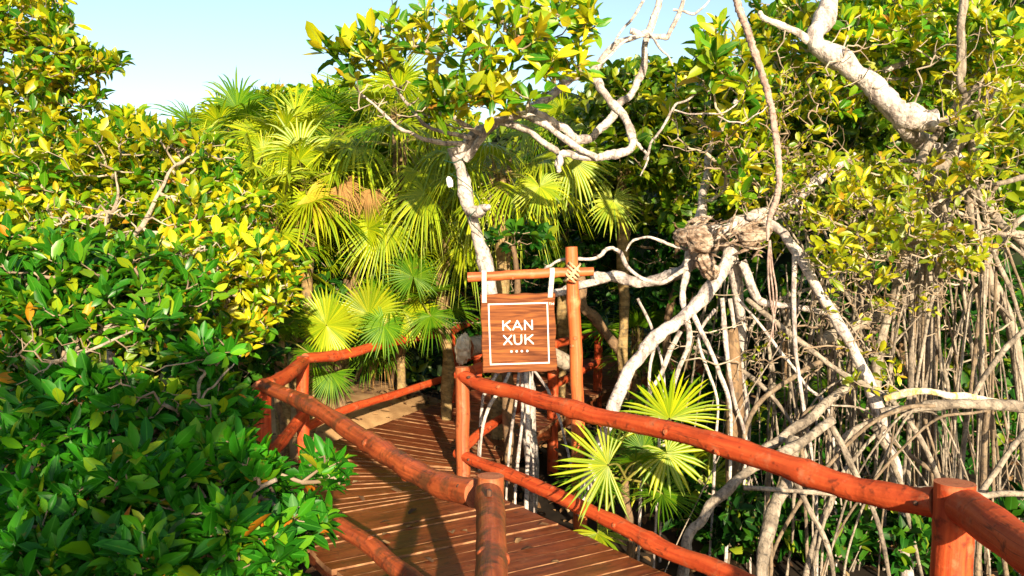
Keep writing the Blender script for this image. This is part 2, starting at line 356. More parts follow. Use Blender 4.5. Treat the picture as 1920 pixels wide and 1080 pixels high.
M['flower'] = plain('red_leaf', (.45, .05, .02), .6, c2=(.6, .16, .05), scale=20)

# sign wood: horizontal streaks
m, n, l, b, out = newmat('sign_board_wood')
tc = n.new('ShaderNodeTexCoord'); mp = n.new('ShaderNodeMapping'); mp.inputs['Scale'].default_value = (2.2, 8, 30); l.new(tc.outputs['Object'], mp.inputs[0])
z = n.new('ShaderNodeTexNoise'); z.inputs['Scale'].default_value = 1.6; z.inputs['Detail'].default_value = 8; z.inputs['Distortion'].default_value = .7; l.new(mp.outputs[0], z.inputs['Vector'])
r = ramp(n, [(.30, (.07, .020, .008)), (.45, (.125, .037, .013)), (.58, (.22, .072, .022)), (.74, (.32, .11, .022))]); l.new(z.outputs[0], r.inputs[0])
l.new(r.outputs[0], b.inputs['Base Color']); b.inputs['Roughness'].default_value = .75; b.inputs['Specular IOR Level'].default_value = .12
bp = n.new('ShaderNodeBump'); bp.inputs['Strength'].default_value = .15; bp.inputs['Distance'].default_value = .003; l.new(z.outputs[0], bp.inputs['Height']); l.new(bp.outputs[0], b.inputs['Normal'])
M['sign_wood'] = m

# ================================================================= SETTING: ground
rng = np.random.default_rng(4)
ZG = -0.55
def ground_z(x, y):
    z = ZG + .07*np.sin(x*1.7+y*.6)+.05*np.sin(x*.9-y*1.9+1)+.03*np.sin(3.1*x+2.3*y)
    # sandy bank on the far left side of the walk
    z = z + .62*np.exp(-(((x+1.9)/1.5)**2+((y-10.2)/1.7)**2)**1.5)
    return z
g = Geo()
xs = np.unique(np.concatenate([np.linspace(-300, -14, 12), np.linspace(-14, 14, 141), np.linspace(14, 300, 12)]))
ys = np.unique(np.concatenate([np.linspace(-300, -6, 12), np.linspace(-6, 24, 151), np.linspace(24, 600, 14)]))
X, Y = np.meshgrid(xs, ys); Z = ground_z(X, Y)
i, j = np.meshgrid(np.arange(len(ys)-1), np.arange(len(xs)-1), indexing='ij'); nx = len(xs)
F = np.stack([i*nx+j, i*nx+j+1, (i+1)*nx+j+1, (i+1)*nx+j], -1).reshape(-1, 4)
g.add(np.stack([X, Y, Z], -1).reshape(-1, 3), F)
tag(g.build('ground', M['mud']), kind='structure')
# sand sheet over the bank
g = Geo(); nu, nv = 40, 40
U, V = np.meshgrid(np.linspace(0, 1, nu), np.linspace(0, 2*np.pi, nv))
rr = U*(1+.12*np.sin(3*V)+.08*np.sin(7*V)); X = -1.9+1.75*rr*np.cos(V); Y = 10.1+1.9*rr*np.sin(V)
Z = ground_z(X, Y)+.03*(1-U**2)+.012+.01*np.sin(X*9)*np.sin(Y*7)-.05*(U > .97)
i, j = np.meshgrid(np.arange(nv-1), np.arange(nu-1), indexing='ij')
F = np.stack([i*nu+j, i*nu+j+1, (i+1)*nu+j+1, (i+1)*nu+j], -1).reshape(-1, 4)
g.add(np.stack([X, Y, Z], -1).reshape(-1, 3), F)
tag(g.build('sand_bank', M['sand']), kind='structure')
# leaf litter
n = 9000; x = rng.uniform(-7, 7, n); y = rng.uniform(2, 14, n); B = np.stack([x, y, ground_z(x, y)+.02+rng.uniform(0, .05, n)], 1)
keep = ((x+1.9)/1.5)**2+((y-10.2)/1.7)**2 > .9; B = B[keep]; n = len(B)
a = rng.uniform(0, 6.28, n); D = unit(np.stack([np.cos(a), np.sin(a), rng.normal(0, .3, n)], 1)); U = unit(np.array([0, 0, 1.])+rng.normal(0, .5, (n, 3)))
n2 = 70; sel = rng.uniform(0, 1, n2); xx = -1.4+rng.uniform(0, 1, n2)*2.0; yy = 3.8+rng.uniform(0, 5.5, n2)
n3 = 420; xs3 = rng.normal(-1.7, .8, n3); ys3 = rng.normal(10.1, .9, n3); rsd = ((xs3+1.9)/1.75)**2+((ys3-10.1)/1.9)**2
B = np.vstack([B, np.c_[xs3, ys3, ground_z(xs3, ys3)+.055]]); a = rng.uniform(0, 6.28, n3); D = np.vstack([D, unit(np.c_[np.cos(a), np.sin(a), rng.normal(0, .2, n3)])]); U = np.vstack([U, unit(np.array([0, 0, 1.])+rng.normal(0, .4, (n3, 3)))])
ok = (np.abs((xx+.55)+(yy-5.2)*.3*np.where(yy > 6.5, -.9, 1)) < .8)
xx, yy = xx[ok], yy[ok]; m2 = len(xx)
B = np.vstack([B, np.c_[xx, yy, np.full(m2, .012)]]); a = rng.uniform(0, 6.28, m2); D = np.vstack([D, unit(np.c_[np.cos(a), np.sin(a), np.zeros(m2)])]); U = np.vstack([U, unit(np.array([0, 0, 1.])+rng.normal(0, .12, (m2, 3)))]); n = len(B)
g = Geo(); L = rng.uniform(.06, .12, n); leaves(g, B, D, U, L, L*.24, 1, .2, .2)
tag(g.build('leaf_litter', M['litter']), 'brown dead leaves littering the dark mud under the trees', 'leaf litter', kind='stuff')

# ================================================================= BOARDWALK
ZT = .86
pN = gp(920, 892, ZT); pL = gp(497, 714, ZT); pK = gp(568, 668, ZT); pE = gp(842, 612, ZT); pM = gp(866, 688, ZT); pR = gp(1790, 905, ZT)
pA = gp(897, 592, ZT); pB = np.array([.75, 12.6, ZT]); pS = gp(1034, 690, ZT)*0+np.array([.42, 8.7, ZT]); pT = np.array([1.05, 10.3, ZT]); pU = np.array([2.1, 12.0, ZT])
def q2(p): return np.array([p[0], p[1]])
dA = unit(q2(pN)-q2(pL)); dB = unit(q2(pE)-q2(pK)); nA = np.array([-dA[1], dA[0]]) # nA points right of travel (towards right rail)
if nA[0] < 0: nA = -nA
lenA = abs(np.dot(q2(pM)-q2(pN), nA))
N2, L2, K2, E2, M2 = q2(pN), q2(pL), q2(pK), q2(pE), q2(pM)
pairs = [((-.12, .6), (1.75, .6)), (N2, q2(pR)), (N2+(-dA)*.12, N2+nA*lenA), (L2+dA*.5, M2+dA*.35+nA*.02), (K2+dB*.5, M2+dB*.35), (E2, q2(pS)), (q2(pA)+np.array([0, .1]), q2(pT)), (q2(pB), q2(pU)), (q2(pB)+np.array([1.6, 1.4]), q2(pU)+np.array([1.3, 1.2]))]
g = Geo(); PW = .135; edge = []
for k in range(len(pairs)-1):
    a0, b0 = (np.asarray(q, float) for q in pairs[k]); a1, b1 = (np.asarray(q, float) for q in pairs[k+1])
    ln = max(np.linalg.norm(a1-a0), np.linalg.norm(b1-b0), np.linalg.norm((a1+b1-a0-b0)/2)); m = max(1, int(round(ln/PW)))
    for s in range(m):
        t0, t1 = s/m, (s+1)/m
        A0, A1, B0, B1 = a0+(a1-a0)*t0, a0+(a1-a0)*t1, b0+(b1-b0)*t0, b0+(b1-b0)*t1
        def gap(P, Q, gsz): d = Q-P; Ld = max(np.linalg.norm(d), 1e-6); s_ = min(gsz/Ld, .3); return P+d*s_, Q-d*s_
        A0, A1 = gap(A0, A1, .0075); B0, B1 = gap(B0, B1, .0075)
        ax = unit(B0-A0); ov0, ov1 = .08+rng.uniform(0, .03), (-.08 if k < 3 else .05)+rng.uniform(0, .03)
        A0, A1, B0, B1 = A0-ax*ov0, A1-ax*ov0, B0+ax*ov1, B1+ax*ov1
        z = rng.normal(0, .0022); tz = rng.normal(0, .003)
        nseg = 6; tt = np.linspace(0, 1, nseg+1)
        lo = A0[None]*(1-tt[:, None])+B0[None]*tt[:, None]; hi = A1[None]*(1-tt[:, None])+B1[None]*tt[:, None]
        wob = rng.normal(0, .0012, (nseg+1, 1))*unit(A1-A0)[None]; lo = lo+wob; hi = hi+wob
        Lb = np.linalg.norm(B0-A0)*tt; off = rng.uniform(0, 50); wv = np.linalg.norm(A1-A0)
        top = np.vstack([np.c_[lo, np.full(nseg+1, z-tz)], np.c_[hi, np.full(nseg+1, z+tz)]])
        uvt = np.vstack([np.c_[Lb+off, np.zeros(nseg+1)+off], np.c_[Lb+off, np.full(nseg+1, off+wv)]])
        i = np.arange(nseg); s1 = nseg+1
        g.add(top, np.stack([i, i+1, s1+i+1, s1+i], 1), uvt, 0)
        bot = top.copy(); bot[:, 2] -= .034
        g.add(np.vstack([top[:s1], bot[:s1]]), np.stack([i, s1+i, s1+i+1, i+1], 1), None, 1)
        g.add(np.vstack([top[s1:], bot[s1:]]), np.stack([i+1, s1+i+1, s1+i, i], 1), None, 1)
        g.add(bot, np.stack([s1+i, s1+i+1, i+1, i], 1), None, 1)
        for e in (0, nseg): g.add([top[e], top[s1+e], bot[s1+e], bot[e]], [[0, 1, 2, 3]], None, 1)
# stringers under the boards
for f in (.02, .5, .98):
    for k in range(len(pairs)-1):
        a0, b0 = (np.asarray(q, float) for q in pairs[k]); a1, b1 = (np.asarray(q, float) for q in pairs[k+1])
        P, Q = a0+(b0-a0)*f, a1+(b1-a1)*f
        if np.linalg.norm(Q-P) < .15: continue
        d = (Q-P)/2; nn = unit(np.array([-d[1], d[0]])); c = (P+Q)/2
        box(g, [c[0], c[1], -.11], [d[0], d[1], 0], [nn[0]*.035, nn[1]*.035, 0], [0, 0, .07], 0)
tag(g.build('boardwalk', [M['deck'], M['deck_edge']], smooth=False), kind='structure')

# ================================================================= RAILINGS
def log(parent, name, pts, r0, r1, mat, seed, sides=18, k=8, lumps=.05, rough=.012, knots=3):
    rg = np.random.default_rng(seed); P = smooth(pts, k)
    n = len(P); s = np.linspace(0, 1, n); L = np.linalg.norm(np.diff(P, axis=0), axis=1).sum()
    r = r0+(r1-r0)*s; r = r*(1+lumps*np.sin(s*L*5+rg.uniform(0, 6))*.4+lumps*.6*np.sin(s*L*13+rg.uniform(0, 6)))
    for _ in range(knots):
        c = rg.uniform(.08, .92); r = r*(1+.13*np.exp(-((s-c)*L/.035)**2))
    P = P+np.cumsum(rg.normal(0, .0022, P.shape), 0)*np.sin(np.pi*s)[:, None]
    g = Geo(); tube(g, P, r, sides, rg, rough, True, 0, 1)
    if knots:   # sawn-off branch stubs
        for _ in range(knots):
            i = rg.integers(2, n-2); T = unit(P[i+1]-P[i]); d = unit(np.cross(T, rg.normal(size=3)))
            if d[1] > 0: d = -d
            tube(g, np.array([P[i]+d*r[i]*.6, P[i]+d*r[i]*1.0, P[i]+d*r[i]*1.1]), [r[i]*.45, r[i]*.36, r[i]*.22], 8, rg, .05, True, 0, 1)
    return g.build(name, [mat, M['log_end']], parent)
def post(parent, p, r, mat, seed, z0=-.62, z1=None, lean=(0, 0)):
    z1 = p[2] if z1 is None else z1
    return log(parent, 'post', [[p[0]-lean[0], p[1]-lean[1], z0], [p[0]-lean[0]*.5, p[1]-lean[1]*.5, (z0+z1)/2], [p[0], p[1], z1]], r*1.06, r, mat, seed, sides=22, k=12, knots=1, lumps=.02)
left = thing('log_railing', 'rustic log railing along the left side of the boardwalk, leaves hanging over it', 'railing', (pL[0], pL[1], 0))
right = thing('log_railing', 'orange red log railing running from the sign down to the lower right corner', 'railing', (pM[0], pM[1], 0))
W, PA, PO = M['paint_worn'], M['paint'], M['post_wood']
post(left, pN, .057, PO, 1); post(left, pL+np.array([-.02, .02, -.04]), .058, PA, 2); post(left, pK, .052, PA, 3); post(left, pE, .062, PA, 4); post(left, pA+np.array([0, 0, -.03]), .05, PA, 5)
post(left, np.array([-.05, .95, ZT]), .055, PO, 7)
post(right, pM, .053, PO, 8, lean=(-.01, 0)); post(right, pR, .078, PA, 9); post(right, pS, .055, PA, 10, z1=.8); post(right, pT, .05, PA, 11, z1=.75); post(right, np.array([1.78, 1.0, ZT]), .07, PA, 12)
def rail(parent, name, pix, A, B, r0, r1, mat, seed, pre=(), postp=(), **kw):
    pts = [np.asarray(q, float) for q in pre]+[online(x, y, A, B) for x, y in pix]+[np.asarray(q, float) for q in postp]
    return log(parent, name, pts, r0, r1, mat, seed, **kw)
off = lambda p, dx, dy, z: np.array([p[0]+dx, p[1]+dy, z])
# left railing
rail(left, 'handrail', [(492, 722), (600, 768), (690, 822), (760, 862), (830, 905), (892, 925)], pL, pN, .048, .060, W, 20, knots=5, lumps=.07)
log(left, 'handrail', [off(pN, -.01, .03, .79), off(pN, .01, -.4, .795), [-.06, 2.4, .79], [-.05, .9, .78]], .058, .050, W, 21, knots=2)
log(left, 'handrail', [off(pL, -.03, -.02, .80), off(pL, 0, .5, .80), off(pK, 0, .02, .81)], .062, .05, PA, 22, knots=1)
rail(left, 'handrail', [(572, 672), (640, 665), (700, 650), (770, 634), (838, 622)], pK, pE, .046, .044, PA, 23, knots=2)
log(left, 'handrail', [off(pE, 0, 0, .79), off(pA, 0, 0, .80), off(pB, 0, 0, .78)], .044, .04, PA, 24)
rail(left, 'lower_rail', [(500, 890), (600, 960), (680, 1022), (760, 1085), (905, 1190)], pL, pN, .045, .052, W, 25, knots=3)
log(left, 'lower_rail', [off(pN, 0, 0, .38), [-.06, 2.4, .38], [-.05, .9, .38]], .05, .05, W, 26)
log(left, 'lower_rail', [off(pL, 0, 0, .30), off(pK, 0, 0, .36)], .045, .045, PA, 27)
rail(left, 'lower_rail', [(572, 802), (640, 772), (740, 740), (838, 708)], pK, pE, .040, .038, PA, 28, knots=1)
log(left, 'lower_rail', [off(pE, 0, 0, .36), off(pA, 0, 0, .36), off(pB, 0, 0, .34)], .04, .04, PA, 29)
# right railing
rail(right, 'handrail', [(862, 702), (905, 722), (960, 735), (1020, 752), (1085, 773), (1170, 797), (1300, 825), (1400, 856), (1500, 888), (1600, 920), (1700, 938), (1757, 942)], pM, pR, .050, .060, PA, 30, knots=5, lumps=.09, k=7)
log(right, 'handrail', [off(pR, .02, 0, .775), off(pR, -.03, -.5, .79), off(pR, -.08, -1.2, .80), [1.74, .8, .8]], .078, .07, PA, 31, knots=1)
log(right, 'handrail', [off(pM, -.02, .02, .80), off(pM, .12, .3, .80), off(pM, .32, .8, .80), off(pS, 0, 0, .74)], .045, .045, PA, 32)
rail(right, 'lower_rail', [(858, 850), (900, 868), (960, 892), (1085, 950), (1170, 992), (1250, 1032), (1400, 1092), (1600, 1190), (1760, 1290)], pM, pR, .043, .052, PA, 33, knots=4, lumps=.09)
rail(right, 'lower_rail', [(866, 842), (905, 808), (950, 778), (1000, 752), (1034, 735)], pM, pS, .038, .042, PA, 34, knots=2)
log(right, 'lower_rail', [off(pR, .02, 0, .3), [1.74, .8, .32]], .055, .05, PA, 35)
log(right, 'handrail', [off(pS, 0, 0, .76), off(pT, 0, 0, .72)], .045, .04, PA, 36)
log(right, 'lower_rail', [off(pS, 0, 0, .34), off(pT, 0, 0, .36)], .04, .04, PA, 37)

M['iron'] = plain('rusty_iron', (.05, .03, .022), .6, c2=(.12, .05, .025), scale=60)
for par_, p_, d_ in ((right, online(1722, 936, pM, pR)+np.array([-.035, -.05, 0]), (-.5, -.85, .1)), (right, pR+np.array([-.03, -.085, -.12]), (-.3, -.95, 0)), (right, online(885, 708, pM, pR)+np.array([-.02, -.045, .01]), (-.5, -.85, .2)),
                     (right, online(885, 862, pM, pR)+np.array([-.02, -.038, .01]), (-.5, -.85, .2)), (left, online(872, 918, pL, pN)+np.array([-.02, -.045, .025]), (-.4, -.8, .4)), (left, pN+np.array([0, -.25, .0]), (0, 0, 1))):
    g = Geo(); p_ = np.array(p_); d_ = unit(np.array(d_, float)); tube(g, np.array([p_-d_*.01, p_+d_*.014, p_+d_*.018]), [.011, .011, .006], 8); g.build('bolt', M['iron'], par_)
# ================================================================= SIGN
YS = 6.15
base = at(1090, 1010, YS); top = at(1071, 463, YS)
fr = thing('sign_frame', 'tall thin orange log post with crossbar lashed near its top, beside the walk', 'sign post', base)
log(fr, 'post', [base+np.array([0, 0, -.1]), at(1083, 800, YS), at(1076, 620, YS), top], .052, .044, M['beam'], 41, sides=18, k=12, knots=2, lumps=.03)
YB = YS-.085
log(fr, 'crossbar', [at(877, 520, YB), at(950, 516, YB), at(1040, 512, YB), at(1113, 509, YB)], .036, .030, M['beam'], 42, sides=16, knots=2, lumps=.05)
g = Geo(); rg = np.random.default_rng(5); c = at(1073, 511, YS-.04)
for k in range(7):
    s = (k-3)*.011; for_sgn = 1 if k % 2 else -1
    t = np.linspace(0, 2*np.pi, 22)
    tilt = for_sgn*.75
    P = np.stack([.058*np.cos(t)*math.cos(tilt)+s*.6, .098*np.sin(t), .058*np.cos(t)*math.sin(tilt)+s], 1)+c
    tube(g, P, .0085, 6, rg, .03, False)
g.build('rope_lashing', M['rope'], fr)
cx = at(973, 624, YB-.0); sw, sh = .268, .281
sg = thing('hanging_sign', 'square brown wooden sign with white frame and lettering, hung from the crossbar by straps', 'sign', at(973, 700, YB))
yaw, roll = R_(4), R_(1.2)
ex = np.array([math.cos(yaw)*math.cos(roll), math.sin(yaw), math.sin(roll)]); ez = unit(np.array([-math.sin(roll)-.012, 0, math.cos(roll)])); ey = np.cross(ez, ex)  # ey away from camera
def S(u, v, d=0): return cx+ex*u+ez*v-ey*d
g = Geo(); nn = 24; rgs = np.random.default_rng(9)
# board outline with slightly wavy edges and bevel
per = []
for k in range(nn): per.append((-sw+2*sw*k/nn, -sh+.004*math.sin(k*.9)+rgs.normal(0, .0012)))
for k in range(nn): per.append((sw*.98+.004*math.sin(k*.6)+rgs.normal(0, .0012), -sh+2*sh*k/nn))
for k in range(nn): per.append((sw-2*sw*k/nn, sh+.003*math.sin(k*.8)))
for k in range(nn): per.append((-sw+.003*math.sin(k*.7), sh-2*sh*k/nn))
per = np.array(per); K = len(per)
rings = [np.array([S(u*f, v*f, d) for u, v in per]) for f, d in ((.0, .02), (.985, .02), (1, .013), (1, -.013), (.985, -.02), (.0, -.02))]
V = np.vstack(rings); i = np.arange(K)
F = np.vstack([np.stack([q*K+i, q*K+(i+1) % K, (q+1)*K+(i+1) % K, (q+1)*K+i], 1) for q in range(5)])
g.add(V, F); g.build('board', M['sign_wood'], sg, smooth=False)
def stroke(g, pts, w, d=.0235, closed=False):
    pts = [np.array(p, float) for p in pts]
    for a, b in zip(pts[:-1], pts[1:]):
        dd = unit(b-a); nn_ = np.array([-dd[1], dd[0]])*w/2; a_, b_ = a-dd*w*.0, b+dd*w*.0
        box(g, S(*((a_+b_)/2), d-.002), (ex*(b_-a_)[0]+ez*(b_-a_)[1])/2, ex*nn_[0]+ez*nn_[1], ey*.0025)
    for p in pts:
        t = np.linspace(0, 2*np.pi, 12, endpoint=False); ring = np.array([S(p[0]+w/2*math.cos(a), p[1]+w/2*math.sin(a), d+.0006) for a in t])
        g.add(np.vstack([ring, [S(p[0], p[1], d+.0006)]]), np.stack([np.arange(12), (np.arange(12)+1) % 12, np.full(12, 12)], 1))
U_ = sw/72.5  # metres per photo pixel on the board
def px(x, y): return ((x-973)*U_, (624-y)*U_)
g = Geo(); bw = .0095; x0, y0, x1, y1 = 916, 567, 1029, 683
for a, b in (((x0, y0), (x1, y0)), ((x1, y0), (x1, y1)), ((x1, y1), (x0, y1)), ((x0, y1), (x0, y0))):
    A, B = np.array(px(*a)), np.array(px(*b)); d = unit(B-A); A2, B2 = A+d*bw/2, B+d*bw/2
    nn_ = np.array([-d[1], d[0]])*bw/2
    box(g, S(*((A2+B2)/2), .0215), (ex*(B2-A2)[0]+ez*(B2-A2)[1])/2, ex*nn_[0]+ez*nn_[1], ey*.0025)
g.build('painted_border', M['white'], sg, smooth=False)
g = Geo(); lw = .0105
def letter(ch, x, y, w, h):
    Lx = {'K': [[(0, 0), (0, 1)], [(.95, 1), (.08, .45)], [(.32, .6), (1, 0)]], 'A': [[(0, 0), (.5, 1), (1, 0)], [(.2, .3), (.8, .3)]],
          'N': [[(0, 0), (0, 1), (1, 0), (1, 1)]], 'X': [[(0, 1), (1, 0)], [(1, 1), (0, 0)]],
          'U': [[(0, 1), (0, .35), (.08, .14), (.28, .01), (.5, -.02), (.72, .01), (.92, .14), (1, .35), (1, 1)]],
          'T': [[(0, 1), (1, 1)], [(.5, 1), (.5, 0)]], 'M': [[(0, 0), (0, 1), (.5, .3), (1, 1), (1, 0)]]}[ch]
    return [[px(x+u*w, y+h-v*h) for u, v in s] for s in Lx]
for ch, x, y, w_, h_ in (('K', 942.5, 600, 14, 17), ('A', 961.5, 600, 17, 17), ('N', 984.5, 600, 14, 17), ('X', 943, 628, 15, 17), ('U', 963.5, 628, 13.5, 17), ('K', 984.5, 628, 15, 17)):
    for s in letter(ch, x, y, w_, h_): stroke(g, s, lw)
for ch, x, w_ in (('T', 1032.5, 3.2), ('M', 1037.5, 4)):
    for s in letter(ch, x, 567, w_, 4): stroke(g, s, .003)
g.build('lettering', M['white'], sg, smooth=False)
g = Geo()
for x in (957, 967, 977, 987.5):
    p = px(x, 659); t = np.linspace(0, 2*np.pi, 14, endpoint=False); rr_ = .0085
    ring = np.array([S(p[0]+rr_*math.cos(a), p[1]+rr_*math.sin(a), .0235) for a in t]); b_ = np.array([S(p[0]+rr_*math.cos(a), p[1]+rr_*math.sin(a), .019) for a in t]); i = np.arange(14)
    g.add(np.vstack([ring, [S(*p, .0235)], b_]), np.stack([i, (i+1) % 14, np.full(14, 14)], 1)); g.add(np.vstack([ring, b_]), np.stack([i, 14+i, 14+(i+1) % 14, (i+1) % 14], 1))
g.build('painted_dots', M['white'], sg, smooth=False)
for xx, wd, yb_ in ((908, .0165, 563), (1035, .017, 556)):
    g = Geo(); u, v = px(xx, yb_); cz = at(xx, 517 if xx < 950 else 513, YB); prof = []
    a_ = np.linspace(np.pi*1.0, 0, 9); rb = .041
    ymid = cz[1]; lowf = S(u, v, .026); lowb = S(u, v, -.028)
    path = [lowf, lowf*.5+np.array([cz[0], ymid-rb, cz[2]])*.5]+[np.array([cz[0], ymid-rb*math.sin(np.pi/2+ (t-np.pi/2)*1.0)*0-rb*math.cos(np.pi-t), cz[2]+rb*math.sin(t)]) for t in a_]+[lowb]
    path = np.array(path); path[2:11, 1] = ymid-rb*np.cos(np.linspace(0, np.pi, 9)); path[2:11, 2] = cz[2]+rb*np.sin(np.linspace(0, np.pi, 9))
    for a, b in zip(path[:-1], path[1:]):
        d = b-a; nrm = unit(np.cross(ex, d)); box(g, (a+b)/2, ex*wd, d/2*1.04, nrm*.002)
    g.build('strap', M['strap'], sg, smooth=False)

# ================================================================= PLANT BUILDERS
def pxl(pts):  # [(px,py,Y),...] -> world
    return np.array([at(*p) for p in pts])
def limb(parent, name, pts, r0, r1, mat, seed, sides=12, k=8, rough=.05, wig=.010, knob=.0):
    rg = np.random.default_rng(seed); P = smooth(pts, k); n = len(P); s = np.linspace(0, 1, n)
    P = P+smooth(rg.normal(0, wig, (max(4, n//3), 3)), 5)[np.linspace(0, max(4, n//3)*5-6, n).astype(int)]
    r = r0+(r1-r0)*s; r = r*(1+.10*np.sin(s*n*.5+rg.uniform(0, 6))+rg.normal(0, .02, n))
    if knob:
        for _ in range(5): r = r*(1+knob*rg.uniform(.3, 1)*np.exp(-((s-rg.uniform(0, 1))/.05)**2))
    g = Geo()
    if name == 'gnarl':
        P = smooth(P, 3); n = len(P); r = np.interp(np.linspace(0, 1, n), np.linspace(0, 1, len(r)), r)*.92; ns = 48
        th = np.linspace(0, 2*np.pi, ns, endpoint=False); ss = np.linspace(0, 1, n)[:, None]
        fac = 1+.16*np.abs(np.sin(2.5*th+5*ss+seed))+.10*np.sin(9*th-14*ss+2*np.sin(6*ss+seed))+.06*np.sin(17*th+20*ss)+rg.normal(0, .02, (n, ns))
        tube(g, P, r, ns, None, 0, True)
        V = g.v[0].reshape(n, ns+1, 3); f2 = np.hstack([fac, fac[:, :1]])*np.minimum(1, .55+2.2*np.minimum(ss, 1-ss))
        g.v[0] = (P[:, None]+(V-P[:, None])*f2[..., None]).reshape(-1, 3)
        for q, e in ((1, 0), (2, n-1)): g.v[q][:ns] = g.v[0].reshape(n, ns+1, 3)[e][:-1]
    else: tube(g, P, r, sides, rg, rough, True)
    g.build(name, mat, parent); return P
def plant(name, label, cat, limbs, blobs, leafL, lmat, bmat, tmat, seed, group=None, k=(5, 9), lod=1, wr=.21, r_tip=.0026, up=.7, spread=(18, 78), sides=5, pw=.42, extra=0, rise=.25, bare=0.0, root=None, twigs=(), rmax=.014, dens=1.0, thin=1.0):
    rg = np.random.default_rng(seed)
    base = np.array(limbs[0][0][0]) if root is None else root
    t = thing(name, label, cat, base, group); Ps = []
    for i, (pts, r0, r1, *o) in enumerate(limbs):
        nm = o[0] if o else ('trunk' if i == 0 else 'limb')
        if nm != 'gnarl': r0, r1 = r0*thin, r1*thin
        Ps.append(limb(t, nm, np.asarray(pts), r0, r1, bmat, seed*10+i, sides=14 if r0 > .04 else 9, wig=.003 if nm == 'prop_root' else .008, rough=.07, knob=.25 if r0 > .05 else .1))
    if blobs:
        tips = blob_tips([(*b_[:6], int(b_[6]*dens)) for b_ in blobs], rg); nleaf = len(tips)
        if twigs: tips = np.vstack([tips, blob_tips(twigs, rg)])
        chains, axes = grow([P for P, L in zip(Ps, limbs) if (len(L) < 4 or 'root' not in L[3])], tips, rg, r_tip=r_tip, pw=pw, rise=rise)
        for li in sorted({c[2] for c in chains}):
            g = Geo()
            for P, r, o_ in chains:
                if o_ == li: tube(g, P, np.minimum(r, rmax), sides, None, 0, False)
            g.build('branches', tmat, t)
        keep = (rg.random(len(tips)) > bare) & (np.arange(len(tips)) < nleaf); tips, axes = tips[keep], axes[keep]
        ax = unit(axes*.7+np.array([0, -.15, up])+rg.normal(0, .3, axes.shape))
        g = Geo(); rosettes(g, tips, ax, leafL, rg, k, lod, wr, spread)
        g.build('foliage', lmat, t)
    return t
def fan(hub, axis, normal, R, rg, nseg=38, span=300, droop=.35, cup=.12, g=None, mat=0, split=.48, tatter=.06, fat=1.0):
    g = g or Geo(); axis = unit(np.asarray(axis, float)); normal = np.asarray(normal, float)
    normal = unit(normal-axis*np.dot(normal, axis)); side = np.cross(axis, normal)
    th = np.radians(np.linspace(-span/2, span/2, nseg)); dth = np.radians(span)/(nseg-1)
    Ls = R*(1-.28*(np.abs(th)/np.pi)**1.5)*(1+rg.normal(0, tatter, nseg))
    st = np.array([.02, .2, split, .68, .86, 1.0]); hw = np.array([.02, .2, split, split*.78*fat, split*.42*fat, 0.0])*math.tan(dth/2)*1.02
    dirs = axis[None]*np.cos(th)[:, None]+side[None]*np.sin(th)[:, None]; per_ = -axis[None]*np.sin(th)[:, None]+side[None]*np.cos(th)[:, None]
    bend = rg.normal(0, .05, nseg)
    rr = Ls[:, None]*st[None]
    z = cup*R*(st**1.3)[None]+0*rr
    c = hub+dirs[:, None]*rr[..., None]+normal[None, None]*z[..., None]
    dr = np.maximum(0, st-.3)**2*R*1.0
    c = c+np.array([0, 0, -1.])*((droop*(1+rg.normal(0, .25, nseg)))[:, None]*dr[None])[..., None]+per_[:, None]*((bend[:, None]*R)*(np.maximum(0, st-split)**1.5)[None]*2)[..., None]
    h = (hw[None]*Ls[:, None]); fold = normal[None, None]*(np.maximum(h, .0005)*.75)[..., None]
    l = c-per_[:, None]*h[..., None]-fold; r_ = c+per_[:, None]*h[..., None]-fold
    V = np.stack([l, c, r_], 2)  # seg, st, 3, xyz
    ns = len(st); F = []
    for i in range(ns-1):
        for q in range(2): F.append([i*3+q, i*3+q+1, (i+1)*3+q+1, (i+1)*3+q])
    F = (np.array(F)[None]+(np.arange(nseg)*ns*3)[:, None, None]).reshape(-1, 4)
    uv = np.stack(np.broadcast_arrays(np.array([0, .5, 1.])[None, :], st[:, None]), -1)
    g.add(V.reshape(-1, 3), F, np.tile(uv.reshape(-1, 2), (nseg, 1)), mat)
    return g
def frond(parent, B, H, normal, R, lm, rg, **kw):
    """petiole from B to hub H, fan opening beyond"""
    B, H = np.asarray(B, float), np.asarray(H, float); mid = (B+H)/2+np.array([0, 0, .08*np.linalg.norm(H-B)])
    g = Geo(); P = smooth([B, mid, H], 4); tube(g, P, np.linspace(.010, .006, len(P)), 5, None, 0, False, 1)
    ax = unit(H-mid); axis = kw.pop('axis', ax)
    fan(H, axis, normal, R, rg, g=g, **kw)
    return g.build('frond', [lm, M['petiole']], parent)
